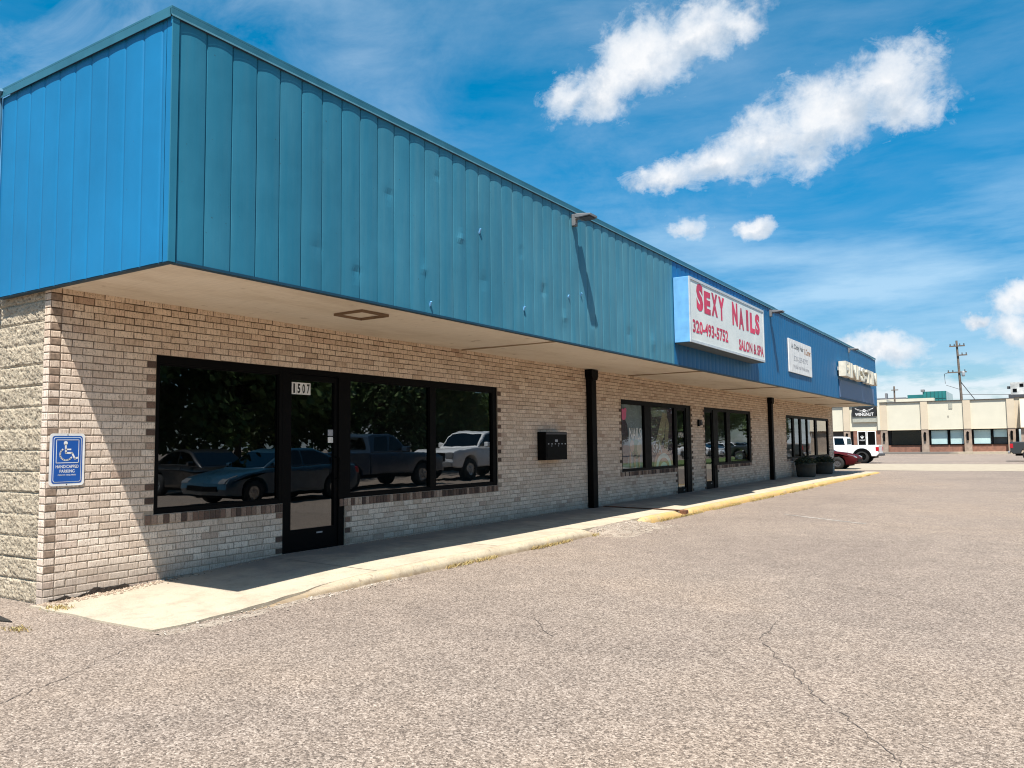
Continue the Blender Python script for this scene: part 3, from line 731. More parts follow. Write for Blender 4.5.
s = thing('mailbox', 'black metal drop mailbox on the brick wall left of the black post', 'mailbox', (.004,8.78,1.13))
mb = MB(); mb.box(0, .18, 0, .80, 0, .515); mb.build('box_body', MT['black'], s, bevel=.006)
mb = MB(); mb.box(.181, .186, .04, .76, .04, .24); mb.build('door_panel', MT['black'], s, bevel=.002)
mb = MB(); mb.box(.181, .19, .01, .79, .47, .505); mb.build('slot_flap', MT['dkgrey'], s)
mb = MB()
for i in range(6): mb.box(.181, .184, .08+i*.125, .12+i*.125, .285, .305)
mb.box(.181, .184, .34, .44, .33, .375); mb.box(.181,.1835,.2,.23,.225+.025,.262); mb.box(.181,.1835,.45,.48,.25,.262); mb.build('number_label', MT['midgrey'], s)

s = thing('wall_sconce', 'small black wall light on the slim brick pier between two doors', 'wall light', (.004,17.24,1.86))
mb = MB(); mb.box(0,.05,-.06,.06,0,.18); mb.build('backplate', MT['black'], s, bevel=.01)
mb = MB(); mb.prism([(.05,.02),(.12,.04),(.10,.17),(.05,.17)], 'y', -.05, .05); mb.build('lamp_cover', MT['dkgrey'], s)

# salon sign cabinet
s = thing('salon_sign', 'boxy white nail salon sign with red letters on the blue fascia', 'sign', (W,10.85,3.35))
SX = .33; SL = 5.08; SH = 1.28
mb = MB(); mb.box(.01, SX-.012, 0, SL, 0, SH); mb.build('cabinet', MT['ltblue'], s, bevel=.008)
mb = MB(); f = .05
mb.box(SX-.0115,SX+.012,0,SL,SH-f,SH); mb.box(SX-.0115,SX+.012,0,SL,0,f); mb.box(SX-.0115,SX+.012,0,f,f,SH-f); mb.box(SX-.0115,SX+.012,SL-f,SL,f,SH-f)
mb.build('retainer_frame', MT['grey'] if 0 else simple('pale_aluminium', (.52,.56,.58), .45), s)
mb = MB(); mb.box(SX-.0115, SX, f+.001, SL-f-.001, f+.001, SH-f-.001); mb.build('face_panel', MT['offwhite'], s)
mb = MB(); X_ = SX+.004
for word, y0, pitch, zc, rs in (('SEXY', .38, .44, .93, (.60,.50,.52,.54)), ('NAILS', 2.62, .455, .89, (.56,.54,.52,.52,.54))):
    for i, ch in enumerate(word):
        h_ = rs[i]*.92; wd_ = .17 if ch == 'I' else .38
        mb.text(ch, wd_, h_, face_x(X_, y0+.2+pitch*i-(.10 if ch == 'S' and i == 4 else (.05 if ch == 'L' else 0)), zc-.02+(.03 if i == 0 else -.02*(i % 2))), 0, 0, .055)
mb.text('320-493-5752', 2.15, .26, face_x(X_, 1.22, .33), 0, 0, .028); mb.text('SALON & SPA', 1.95, .25, face_x(X_, 4.02, .25), 0, 0, .028)
mb.build('lettering', MT['red'], s, fix=False)
mb = MB(); mb.box(.012, SX-.014, .02, SL-.02, -.012, -.001); mb.build('bottom_panel', simple('dark_grey_blue', (.06,.09,.11), .6), s)  # underside panel in a darker grey blue

s = thing('white_signboard', 'white rectangular signboard with small coloured lettering on the blue fascia', 'sign', (W+.004,19.5,3.40))
mb = MB(); mb.box(0,.03,0,2.78,0,.96); mb.build('board', MT['white'], s, bevel=.004)
mb = MB(); X_ = .0325
mb.text('A. Cindy Hair', 1.45, .19, face_x(X_, 1.02, .75), 0, 0, .012); mb.text('& Corner', .78, .19, face_x(X_, 2.25, .73), 1, 0, .012)
mb.text('320-259-8292', 1.7, .15, face_x(X_, 1.4, .43), 2); mb.text('Walk-Ins Welcome', 1.9, .11, face_x(X_, 1.4, .19), 2)
mb.build('lettering', [MT['blacktext'], MT['orange'], MT['midgrey']], s, fix=False)

s = thing('channel_letter_sign', 'white raised channel letters at the far end of the blue fascia', 'sign', (W+.03,26.2,3.62))
mb = MB()
mb.text('EINKS-TIN', 6.7, .54, face_x(.02, 3.5, .36), 0, .24, .03); mb.build('letters', simple('ivory_letter', (.70,.66,.54), .5), s)
mb = MB(); mb.box(.0, .02, .0, 7.0, .30, .42); mb.build('raceway', MT['grey'], s)
mb = MB(); mb.box(-.02,-.002,.3,7.6,-.64,.0); mb.build('backing_panel', simple('slate_blue_patch', (.09,.16,.30), .5), s)

def flood(y, label):
    s = thing('flood_light', label, 'flood light', (W+.004,y,4.84), 0, 'flood lights along the roof edge')
    mb = MB(); mb.box(0,.06,-.045,.045,-.10,.08); mb.build('wall_bracket', MT['lampgrey'], s, bevel=.006)
    mb = MB(); mb.tube([(.03,0,.0),(.12,0,.03)], .03, 8); mb.build('arm', MT['lampgrey'], s)
    mb = MB(); mb.prism([(.09,.0),(.14,-.01),(.36,.0),(.36,.03),(.14,.06),(.09,.055)], 'y', -.12, .12, 0, .01); mb.build('lamp_head', MT['lampgrey'], s)
    mb = MB(); mb.box(.16,.34,-.10,.10,-.018,-.012); mb.build('lens', MT['dkgrey'], s)
flood(6.8, 'grey flood light on the roof edge above the teal panels')
flood(17.75, 'grey flood light on the roof edge right of the salon sign')
flood(28.5, 'grey flood light on the roof edge above the raised white letters')

s = thing('drain_channel', 'rusty steel drain channel crossing the sidewalk from the black post', 'drain', (0,11.18,0))
mb = MB()
mb.grid(lambda u,v: (u, v, walk_z(u,11.2)+.006+(.012 if abs(v) > .03 else 0)), [.14+i*.09 for i in range(20)], [-.07,-.031,-.03,.03,.031,.07], 0, False); mb.build('channel', MT['rust'], s)
mb = MB(); mb.box(1.80, 1.93, -.09, .09, .0, .115); mb.build('outlet', MT['rust'], s, bevel=.02)

def shrub_mb(r, n, rad, hgt, leaf, seed):
    rr = random.Random(seed); mb = MB()
    for _ in range(n):
        a = rr.random()*6.28; q = rad*math.sqrt(rr.random()); z = hgt*rr.random()*(1-.5*(q/rad)**2)
        u = Vector((rr.gauss(0,1),rr.gauss(0,1),rr.gauss(0,1))).normalized(); w = u.orthogonal().normalized()*leaf*.4; u = u*leaf
        p = Vector((q*math.cos(a),q*math.sin(a),z)); mb.add([p-w,p+u*.5-w*.2,p+u,p+w], [(0,1,2,3)])
    return mb
for (px_, yy, lab, lab2) in ((.46,27.3,'round concrete planter under the long window, nearer of two','low dark shrub in the nearer round planter'),(.30,31.1,'round concrete planter at the far wall end, farther of two','low dark shrub in the farther round planter')):
    zb = walk_z(.5,yy); s = thing('planter', lab, 'planter', (px_,yy,zb), 0, 'round planters by the wall'); s.scale = (.9,.9,.92)
    mb = MB(); mb.lathe([(0,.0),(.32,.0),(.37,.05),(.39,.30),(.39,.46),(.41,.47),(.41,.55),(.36,.55),(.35,.46),(0,.46)], (0,0,0), 'z', 32); mb.build('pot', MT['dkgrey'] if 0 else simple('planter_concrete', (.055,.056,.05), .9, 0, .2, 5), s)
    mb = MB(); mb.lathe([(0,.49),(.35,.49)], (0,0,0), 'z', 16); mb.build('soil', simple('soil', (.03,.022,.015), .95), s)
    tag(shrub_mb(R, 700, .38, .30, .09, int(yy)).build('planter_shrub', MT['shrub'], fix=False, loc=(px_,yy,zb+.45)), lab2, 'shrub', 'shrubs in the round planters')

# ------------------------------------------------------------------ vehicles
def arch(cx, r, zc, zb, n=9):
    a0 = math.asin((zb-zc)/r); return [(cx+r*math.cos(PI-a0-(PI-2*a0)*i/n), zc+r*math.sin(PI-a0-(PI-2*a0)*i/n)) for i in range(n+1)]
def wheels(s, xs, yw, r, wd, rim='rim'):
    for x in xs:
        for sy in (-1,1):
            mb = MB(); y = sy*(yw-wd/2)
            mb.lathe([(r*.58,-wd/2),(r*.93,-wd/2),(r,-wd*.32),(r,wd*.32),(r*.93,wd/2),(r*.58,wd/2)], (0,0,0), 'y', 28)
            w = mb.build('wheel', MT['tyre'], s); w.location = (x,y,r)
            mb = MB(); mb.lathe([(0,.35*wd),(r*.16,.36*wd),(r*.2,.30*wd),(r*.5,.38*wd),(r*.6,.44*wd),(r*.6,-.44*wd),(0,-.44*wd)], (0,0,0), 'y', 20)
            if sy < 0:
                mb.v = [(a,-b,c) for a,b,c in mb.v]
            for k in range(6):
                a = k*PI/3; mb.box(-.02,.02,sy*.36*wd-.005,sy*.36*wd+.02,.1*r,.5*r); n8 = len(mb.v)
                for i in range(n8-8,n8):
                    x_, y_, z_ = mb.v[i]; mb.v[i] = (x_*math.cos(a)-z_*math.sin(a), y_, x_*math.sin(a)+z_*math.cos(a))
            mb.build('rim', MT[rim], w)
def house(mb, poly, w0, zb, tap, mi=0):
    """greenhouse: side polygon with width shrinking as it rises"""
    n = len(poly); hw = lambda z: w0-tap*(z-zb)
    vs = [(x,-hw(z),z) for x,z in poly]+[(x,hw(z),z) for x,z in poly]
    mb.add(vs, [(i,(i+1)%n,n+(i+1)%n,n+i) for i in range(n)]+[tuple(range(n-1,-1,-1)), tuple(range(n,2*n))], mi)
def side_glass(mb, poly, w0, zb, tap, e=.006):
    for sy in (-1,1): mb.add([(x,sy*(w0-tap*(z-zb)+e),z) for x,z in poly], [tuple(range(len(poly)))])
def slab_glass(mb, p0, p1, w0, zb, tap, ins, e=.008):
    (x0,z0),(x1,z1) = p0, p1; d = Vector((x1-x0,z1-z0)); n = Vector((d.y,-d.x)).normalized()*e
    if n.y < 0: n = -n
    a = Vector(p0)+d*.1+n; b = Vector(p1)-d*.08+n
    mb.add([(a.x,-(w0-tap*(a.y-zb)-ins),a.y),(a.x,w0-tap*(a.y-zb)-ins,a.y),(b.x,w0-tap*(b.y-zb)-ins,b.y),(b.x,-(w0-tap*(b.y-zb)-ins),b.y)], [(0,1,2,3)])
def pickup(label, loc, rz, mat, crew=True, flare=False, group='parked pickups', r=.40, cabr=None):
    s = thing('pickup_truck', label, 'pickup truck', loc, rz, group); m = MT[mat]; w = .98; zb = .48
    cabr = cabr or (-.95 if crew else -.35)
    front = [(cabr,zb),(1.18,zb)]+arch(1.72,.50,.42,zb)+[(2.55,zb),(2.78,.52),(2.84,.80),(2.80,1.06),(2.62,1.14),(1.15,1.22),(cabr,1.22)]
    mb = MB(); mb.prism(front, 'y', -w, w, 0, .08); soft(mb.build('body', m, s))
    bed = [(-2.86,.62),(-2.72,zb),(-2.35,zb)]+arch(-1.82,.50,.42,zb)+[(cabr-.02,zb),(cabr-.02,1.24),(-2.86,1.24)]
    mb = MB(); mb.prism(bed, 'y', -w, -w+.16, 0, .04); mb.prism(bed, 'y', w-.16, w, 0, .04); mb.box(-2.84,cabr-.03,-w+.13,w-.13,.70,.76); mb.build('bed', m, s)
    mb = MB(); mb.box(-2.87,-2.79,-w+.161,w-.161,.66,1.235); mb.build('tailgate', m, s, bevel=.02)
    gh = [(1.12,1.21),(.45,1.78),(.15,1.85),(cabr+.28,1.84),(cabr+.02,1.76),(cabr+.0,1.21)]
    mb = MB(); house(mb, gh, w-.05, 1.21, .24); mb.build('cab', m, s, bevel=.03)
    mb = MB(); side_glass(mb, [(.93,1.27),(.42,1.72),(.12,1.76),(.02,1.27)], w-.05, 1.21, .24)
    if crew: side_glass(mb, [(-.06,1.27),(-.02,1.76),(-.62,1.74),(-.74,1.27)], w-.05, 1.21, .24)
    mb.build('side_window', MT['carglass'], s, fix=False)
    mb = MB(); slab_glass(mb, (1.12,1.21), (.45,1.78), w-.05, 1.21, .24, .07); mb.build('windshield', MT['carglass'], s, fix=False)
    mb = MB(); mb.add([(cabr-.006,-.72,1.32),(cabr-.006,.72,1.32),(cabr+.008,.64,1.70),(cabr+.008,-.64,1.70)], [(0,1,2,3)]); mb.build('rear_window', MT['carglass'], s, fix=False)
    mb = MB(); mb.box(-3.0,-2.88,-.93,.93,.50,.66); mb.build('rear_bumper', MT['dkgrey'] if flare else MT['rim'], s, bevel=.02)
    mb = MB(); mb.box(2.80,2.93,-.95,.95,.50,.70); mb.build('front_bumper', MT['rim'], s, bevel=.03)
    mb = MB(); mb.box(2.80,2.87,-.58,.58,.74,1.04); mb.build('grille', MT['black'], s)
    for sy in (-1,1):
        mb = MB(); mb.box(-2.885,-2.70,sy*.87-.125 if sy > 0 else -.995,.995 if sy > 0 else -.745,.84,1.12); mb.build('taillight', MT['taillight'], s, bevel=.015)
        mb = MB(); mb.box(2.66,2.86,min(sy*.62,sy*.96),max(sy*.62,sy*.96),.84,1.04); mb.build('headlight', MT['headlight'], s, bevel=.02)
        mb = MB(); mb.box(.62,.82,min(sy*.97,sy*1.18),max(sy*.97,sy*1.18),1.22,1.40); mb.build('mirror', m if not flare else MT['black'], s, bevel=.03)
        mb = MB(); mb.box(-.02+.12,-.02+.30,min(sy*.975,sy*1.0),max(sy*.975,sy*1.0),1.05,1.09); mb.build('door_handle', MT['dkgrey'], s)
        if flare:
            for cx in (1.72,-1.82):
                a = arch(cx,.48,.42,zb); b = arch(cx,.62,.42,zb); mb = MB()
                mb.prism(a+b[::-1], 'y', min(sy*.95,sy*1.06), max(sy*.95,sy*1.06)); mb.build('fender_flare', MT['black'], s)
    mb = MB(); mb.box(-2.6,2.6,-.80,.80,.36,.5); mb.build('underbody', MT['black'], s)
    wheels(s, (1.72,-1.82), w-.01+(.05 if flare else 0), r, .27, 'black' if flare else 'rim')
    return s
def soft(o, ang=32):
    o.data.polygons.foreach_set('use_smooth', [True]*len(o.data.polygons)); o.data.set_sharp_from_angle(angle=math.radians(ang)); return o
def car(label, loc, rz, mat, group='parked cars', hatch=False):
    s = thing('parked_car', label, 'car', loc, rz, group); m = MT[mat]; w = .90; zb = .24
    low = [(-2.25,.36),(-2.1,zb),(-1.78,zb)]+arch(-1.35,.37,.31,zb)+arch(1.38,.37,.31,zb)+[(1.95,zb),(2.18,.26),(2.28,.42),(2.26,.58),(2.12,.70),(1.6,.82),(1.0,.90),(-1.7 if not hatch else -2.0,.97),(-2.2,.93),(-2.28,.72)]
    mb = MB(); mb.prism(low, 'y', -w, w, 0, .11); soft(mb.build('body', m, s))
    gh = [(1.08,.88),(.30,1.32),(-.05,1.41),(-.75,1.40),(-1.1 if not hatch else -1.6,1.30),(-1.8 if not hatch else -2.1,.94)]
    mb = MB(); house(mb, gh, w-.07, .9, .34); soft(mb.build('cabin', m, s, bevel=.05))
    mb = MB(); side_glass(mb, [(.85,.97),(.28,1.28),(-.04,1.34),(-.22,1.34),(-.24,.97)], w-.07, .9, .34); side_glass(mb, [(-.30,.97),(-.28,1.34),(-.75,1.33),(-1.05,1.25),(-1.45,.99)], w-.07, .9, .34); mb.build('side_window', MT['carglass'], s, fix=False)
    mb = MB(); slab_glass(mb, gh[0], gh[1], w-.07, .9, .34, .07); mb.build('windshield', MT['carglass'], s, fix=False)
    mb = MB(); slab_glass(mb, gh[5], gh[4], w-.07, .9, .34, .07); mb.build('rear_window', MT['carglass'], s, fix=False)
    for sy in (-1,1):
        q = lambda a,b: (min(sy*a,sy*b),max(sy*a,sy*b))
        mb = MB(); mb.prism([(2.10,.60),(2.27,.56),(2.25,.625),(2.12,.695),(1.84,.765),(1.95,.69)], 'y', *q(.56,.845)); mb.build('headlight', MT['headlight'], s, bevel=.02)
        mb = MB(); mb.box(-2.30,-2.1,*q(.55,.885),.70,.86); mb.build('taillight', MT['taillight'], s, bevel=.02)
        mb = MB(); mb.box(.62,.80,*q(.84,1.02),.93,1.05); mb.build('mirror', m, s, bevel=.03)
        for hx in (-.12,-1.05):
            mb = MB(); mb.box(hx,hx+.16,*q(.895,.915),.80,.83); mb.build('door_handle', MT['dkgrey'], s)
    mb = MB(); mb.box(2.2,2.30,-.55,.55,.36,.50); mb.build('grille', MT['black'], s)
    mb = MB(); mb.box(-1.9,1.9,-.74,.74,.17,.30); mb.build('underbody', MT['black'], s)
    wheels(s, (1.38,-1.35), w-.005, .315, .22, 'dkgrey' if mat == 'p_red' else 'rim')
    return s
pickup('white pickup truck with black fender flares parked before the tan building', (-3.25,51.9,0), PI, 'p_white', True, True, 'pickups in the far lot', .46, -.85).scale = (.92,.92,.92)
pickup('dark grey pickup truck with red taillight at the right edge of the lot', (9.15,57.2,0), 0, 'p_dark', True, False, 'pickups in the far lot')
car('dark red car with its nose past the end of the brick wall', (-2.1,39.9,0), 0, 'p_red', 'cars in the far lot')
# the row opposite the shops, seen in the window reflections
pickup('charcoal pickup truck mirrored in the two pane dark window', (11.9,17.3,0), PI/2+.03, 'p_navy', True, False, 'vehicles mirrored in the shop windows')
pickup('white pickup truck mirrored behind the charcoal one in the dark window', (13.0,25.2,0), -PI/2-.03, 'p_white', True, False, 'vehicles mirrored in the shop windows').scale = (1.1,1.1,1.1)
car('blue car mirrored in the glass of the first door', (9.5,11.0,0), -PI/2, 'p_blue', 'vehicles mirrored in the shop windows')
car('black car mirrored in the large dark window', (13.6,11.9,0), PI+.1, 'p_black', 'vehicles mirrored in the shop windows')
i = 0
for (x,y,rz,c,lab) in ((19.5,72,PI,'p_white','white car nearest in the row mirrored in the salon glass'),(20,76.5,PI,'p_silver','silver car parked between white cars in the mirrored row'),(20.3,81,PI,'p_white','white car in the middle of the mirrored row'),(21,86,PI,'p_white','white car farthest in the mirrored row'),(21,91,PI,'p_blue','blue car at the end of the mirrored row')):
    car(lab, (x,y,0), rz, c, 'row of cars across the lot')

# ------------------------------------------------------------------ trees across the lot
def make_tree(seed, hgt, rad):
    r = random.Random(seed); s = thing('tree', None, 'tree', (0,0,0), 0, 'trees across the lot')
    mb = MB(); th = hgt*.35
    mb.tube([(0,0,0),(.05,0,th*.5),(0,.06,th),(.1,0,hgt*.62)], .20, 8, 0, .07)
    cl = []
    for k in range(20):
        a = r.random()*6.28; q = rad*math.sqrt(r.random())*.8; z = hgt*(.2+.7*r.random()); q *= 1.1-.7*abs((z/hgt-.5))/.5
        c = Vector((q*math.cos(a),q*math.sin(a),z)); cl.append((c, rad*(.28+.22*r.random())))
        mb.tube([(0,0,th*.8+.2*r.random()), tuple(c*.55+Vector((0,0,th*.4))), tuple(c)], .06, 5, 0, .02)
    mb.build('trunk', MT['bark'], s)
    mb = MB()
    for c, cr in cl:
        for _ in range(460):
            d = Vector((r.gauss(0,1),r.gauss(0,1),r.gauss(0,.8))).normalized()*cr*(.45+.6*r.random()**.6); p = c+d
            u = Vector((r.gauss(0,1),r.gauss(0,1),r.gauss(0,1))).normalized(); w = u.orthogonal().normalized(); q = .15+.12*r.random()
            mb.add([p-w*q*.5,p+u*q*.6-w*q*.3,p+u*q*1.3,p+u*q*.6+w*q*.4,p+w*q*.4], [(0,1,2,3,4)])
    mb.build('crown', MT['leaf'], s, fix=False)
    return s
protos = [make_tree(1, 8.5, 3.6), make_tree(2, 10.5, 4.2), make_tree(3, 6.0, 2.8)]
TR = [(21,10,1,1.0),(23,15,0,1.1),(21,19,1,1.0),(22.5,23.5,0,1.1),(21,27.5,1,.95),(23.5,31.5,1,1.0),(21.5,34.3,2,.85),(25,39,2,.6),(27,46.5,0,.62),(36,52,2,1.0),(40,66,0,.8),(33,80,1,1.0),(31,94,0,1.15),(30,104,1,1.1),(24,112,0,1.2),(17,128,1,1.0),(10,135,0,1.1),(38,120,0,1.1),(28,26,0,1.25)]
used = set()
LB = ['southernmost big tree across the lot facing the shops','rounded tree second from the south end of the row','tall tree standing behind the black car','tall tree behind the blue car','full tree behind the charcoal pickup','tall narrow tree behind the white pickup','rounded tree just north of the mirrored white pickup','small low tree in the gap of the tree row','rounded tree behind the grass island','tall tree behind the north end of the grass island','rounded tree before the mirrored car row','tall tree behind the mirrored car row','rounded tree beyond the last mirrored car','tall tree at the far north end of the row','small tree set back behind the grass island','rounded tree behind the right wing of the tan building','broad tree farthest behind the tan building','tree standing far back at the north east corner','broad tree set back behind the charcoal pickup']
for (x,y,k,sc),lab in zip(TR,LB):
    t = protos[k] if k not in used else copy_tree(protos[k]); used.add(k)
    t.location = (x,y,0); t.rotation_euler = (0,0,x*1.7+y); t.scale = (sc,sc,sc); t['label'] = lab

# ------------------------------------------------------------------ far tan building
FY = 90.0; FZ = .2
mb = MB(); mb.box(-14, 14, FY-2.0, FY+.5, 0, FZ)
tag(mb.build('sidewalk', MT['walk']), 'pale concrete sidewalk in front of the tan building', 'sidewalk', kind='structure')
Fb = thing('tan_commercial_building', 'low cream panelled commercial building with brick piers across the lot', 'building', (0,FY,FZ))
mb = MB(); mb.box(-14, 6.05, 0, 12, 2.32, 5.2); mb.build('panel_wall', MT['cream'], Fb)
mb = MB(); mb.box(-14.1, 6.05, -.12, 12, 5.202, 5.27); mb.build('roof_edge', MT['darkroof'], Fb)
PX = [-13.4,-9.55,-5.84,-1.95,1.92,5.71]
for x in PX:
    mb = MB(); mb.box(x-.32, x+.32, -.16, -.002, 2.32, 5.2); mb.build('pilaster', MT['tan'], Fb)
    mb = MB(); mb.box(x-.33, x+.33, -.12, .3, -.1, 2.318); mb.build('brick_pier', MT['taupe'], Fb)
    mb = MB(); mb.box(x-.09, x+.09, -.26, -.122, 1.15, 1.95); mb.prism([(x-.13,1.95),(x+.13,1.95),(x,2.08)], 'y', -.30, -.122); mb.build('pier_lantern', MT['black'], Fb)
mb = MB(); mb.box(-14, 6.04, .33, .5, -.1, .70); mb.build('brick_spandrel', MT['redbrick'], Fb)
mb = MB(); mb.box(-14, 6.3, .9, 1.0, -.1, 2.3); mb.build('back_wall', MT['dkgrey'], Fb)
mb = MB(); mb.box(-14, 6.3, -.05, .8, 2.28, 2.318); mb.build('soffit', MT['tan'], Fb)
for (a,b,blind) in ((-5.23,-2.3,0),(-1.5,.15,1),(.25,1.58,1),(2.35,3.98,1),(4.07,5.37,2)):
    mb = MB(); mb.box(a,b,.25,.40,.70,.78); mb.box(a,b,.25,.40,2.2,2.28); mb.box(a,a+.07,.25,.40,.78,2.2); mb.box(b-.07,b,.25,.40,.78,2.2)
    wd = mb.build('window', MT['black'], Fb)
    mb = MB(); mb.quad((a+.07,.33,.78),(b-.07,.33,.78),(b-.07,.33,2.2),(a+.07,.33,2.2)); mb.build('pane', MT['farglass'] if blind else MT['glass'], wd, fix=False)
    if blind:
        mb = MB(); mb.box(a+.08,b-.08,.36,.37,.8 if blind == 1 else 1.45,2.19); mb.build('blind', MT['blind'], wd)
mb = MB(); mb.box(-8.9, -6.2, -.10, .32, -.1, 2.3); mb.build('entrance_brick', MT['redbrick'], Fb)
for a in (-8.49, -7.55):
    mb = MB(); mb.box(a,a+.09,-.2,-.102,0,2.28); mb.box(a+.82,a+.91,-.2,-.102,0,2.28); mb.box(a+.09,a+.82,-.2,-.102,2.18,2.28); mb.box(a+.09,a+.82,-.2,-.102,0,.12); dr = mb.build('door', MT['white'], Fb)
    mb = MB(); mb.box(a+.09,a+.82,-.16,-.13,.12,2.18); mb.build('door_glass', MT['black'], dr)
    if a < -8:
        mb = MB(); mb.add([(x,-.165,z) for x,z in ((a+.25,1.75),(a+.4,1.62),(a+.46,1.85),(a+.52,1.62),(a+.68,1.75),(a+.55,1.5),(a+.46,1.45),(a+.38,1.5))], [(0,1,2,3,4,5,6,7)]); mb.text('WINGNUT', .55, .15, face_ny(a+.46,-.165,1.28), 0, 0, .01); mb.build('door_decal', MT['white'], dr, fix=False)
mb = MB(); mb.box(-14.2, -5.44, -.3, 12, 5.28, 5.55); mb.box(-6.41,-6.16,-.3,-.003,2.33,5.27); mb.build('entrance_pylon', MT['cream'], Fb)
wing = [(-.0,5.3),(-1.5,2.32),(-1.2,2.32),(-.3,2.32),(12,2.32),(12,5.3)]
mb = MB(); mb.prism([(a,b) for a,b in wing], 'x', 6.5, 13); mb.build('sloped_panel_wall', MT['tan'], Fb)
mb = MB(); mb.box(6.5, 13, -1.2, 1, -.1, 2.3); mb.build('wing_brick_wall', MT['taupe'], Fb)
mb = MB(); mb.box(6.052,6.498,.0,12,2.32,5.3); mb.build('link_panel', MT['tan'], Fb)
mb = MB(); mb.box(6.055, 13.1, -.12, 12, 5.302, 5.38); mb.build('wing_roof_edge', MT['darkroof'], Fb)
mb = MB(); mb.box(.32,.66,-.05,-.004,4.4,4.95); mb.build('vent_plate', MT['olive'], Fb)
mb = MB(); mb.box(.2,.27,-.03,-.004,3.5,3.7); mb.build('wall_hook', MT['dkgrey'], Fb)
# winged sign
s = thing('winged_shop_sign', 'black sign with white wings and letters on the cream building', 'sign', (-7.68,FY-.03,FZ-.2))
mb = MB(); mb.box(-1.22,1.2,-.3,0,4.05,5.05); mb.build('sign_board', MT['blacktext'], s)
mb = MB()
y_ = -.305
for sx in (-1,1):
    for k in range(4):
        mb.add([(sx*.12,y_,4.62-.04*k),(sx*(.95-.16*k),y_,4.95-.10*k),(sx*(.85-.16*k),y_,4.83-.10*k),(sx*.14,y_,4.54-.03*k)], [(0,1,2,3)])
pts = ell(0,4.66,.16,.15); mb.add([(x,y_-.002,z) for x,z in pts], [tuple(range(18))])
pts = ell(0,4.67,.06,.06); mb.add([(x,y_-.004,z) for x,z in pts], [tuple(range(18))], 1)
mb.text('WINGNUT', 1.85, .34, face_ny(0,y_,4.26), 0, 0, .02); mb.build('wing_emblem', [MT['white'], MT['blacktext']], s, fix=False)
mb = MB(); mb.box(-1.22,1.2,-.2,0,3.42,4.045); mb.build('lower_panel', MT['olive'], s)
# rooftop unit at the right edge
s = thing('rooftop_unit', 'grey rooftop air unit on the tan building right of the utility pole', 'air unit', (7.35,FY+4,FZ+5.4))
mb = MB(); mb.box(-1.6,2.2,-.8,.8,.35,1.6); mb.build('housing', simple('weathered_galvanised', (.62,.61,.57), .6, 0, .3, 2), s)
for k in range(6):
    mb = MB(); mb.box(-1.4+k*.6,-1.05+k*.6,-.83,-.802,.62+.5*(k % 2),.95+.5*(k % 2)); mb.build('vent_opening', MT['black'], s)
mb = MB(); mb.box(-1.9,-1.6,-.3,.3,1.0,1.25); mb.build('intake_hood', MT['dkgrey'], s)
mb = MB(); mb.box(-1.8,2.3,-.9,.9,0,.35); mb.build('roof_curb', MT['dkgrey'], s)

# green glass building behind
s = thing('green_glass_building', 'green glass office block behind the tan building', 'building', (0,160,0))
mb = MB(); mb.box(-9.2,-5.45,0,14,0,10.2); mb.box(-12.2,-9.21,4,14,0,9.9); mb.build('curtain_wall', MT['greenglass'], s)
mb = MB()
for k in range(7): mb.box(-9.2+k*.62,-9.14+k*.62,-.06,-.004,0,10.2)
mb.box(-9.2,-5.45,-.05,-.004,8.9,8.97); mb.build('mullion', simple('green_mullion', (.015,.09,.09), .4), s)
mb = MB(); mb.box(-16,-7.2,-3,-.5,0,8.9); mb.build('concrete_front', MT['cream'], s)
mb = MB(); mb.box(-20,-12.3,2,8,0,9.4); mb.box(-15.5,-15.2,0,1.5,0,10.2); mb.box(-9.5,-8.9,-.2,1,10.2,10.6); mb.build('grey_wing', simple('grey_cladding', (.17,.17,.18), .7), s)
# utility poles
def xarm(mb, x0, x1, z, y=0): mb.box(x0,x1,y-.07,y+.07,z-.07,z+.07)
s = thing('utility_pole', 'tall wooden utility pole with crossarms behind the tan building', 'utility pole', (.15,110,0))
mb = MB(); mb.tube([(0.15,0,0),(.05,0,7),(-.15,0,13.7)], .19, 10, 0, .12); mb.build('pole', MT['wood'], s)
mb = MB(); xarm(mb,-.95,.75,13.0,-.2); mb.build('crossarm', MT['wood'], s)
mb = MB(); xarm(mb,-.1,.95,11.85,-.2); mb.build('crossarm', MT['wood'], s)
mb = MB(); xarm(mb,-1.3,.8,9.75,-.2); mb.build('crossarm', MT['wood'], s)
for (x,z) in ((-.85,13.07),(-.4,13.07),(.2,13.07),(.65,13.07),(.85,11.92),(.4,11.92),(-1.2,9.82),(-.7,9.82),(.6,9.82)):
    mb = MB(); mb.lathe([(0,0),(.07,0),(.07,.08),(.04,.12),(.07,.17),(.05,.24),(0,.25)], (x,-.2,z), 'z', 8); mb.build('insulator', MT['dkgrey'], s)
for x in (.42,):
    mb = MB(); mb.lathe([(0,9.2),(.17,9.2),(.19,9.3),(.19,9.75),(.15,9.85),(0,9.88)], (x,-.35,0), 'z', 12); mb.build('transformer', simple('transformer_grey', (.32,.34,.35), .5), s)
mb = MB(); mb.tube([(-1.6,-.2,8.4),(-1.65,-.2,9.6),(-1.2,-.2,9.75)], .04, 6); mb.tube([(-1.5,-.2,8.2),(0,-.2,7.6)], .03, 6); mb.build('riser_bracket', MT['dkgrey'], s)
mb = MB(); mb.tube([(.05,0,8.6),(3.4,2,3.2)], .045, 6); mb.build('guy_wire', MT['dkgrey'], s)
s2 = thing('utility_pole', 'short thin utility pole left of the green glass block', 'utility pole', (-10.6,135,0))
mb = MB(); mb.tube([(0,0,0),(0,0,9.9)], .16, 8, 0, .12); mb.build('pole', MT['wood'], s2)
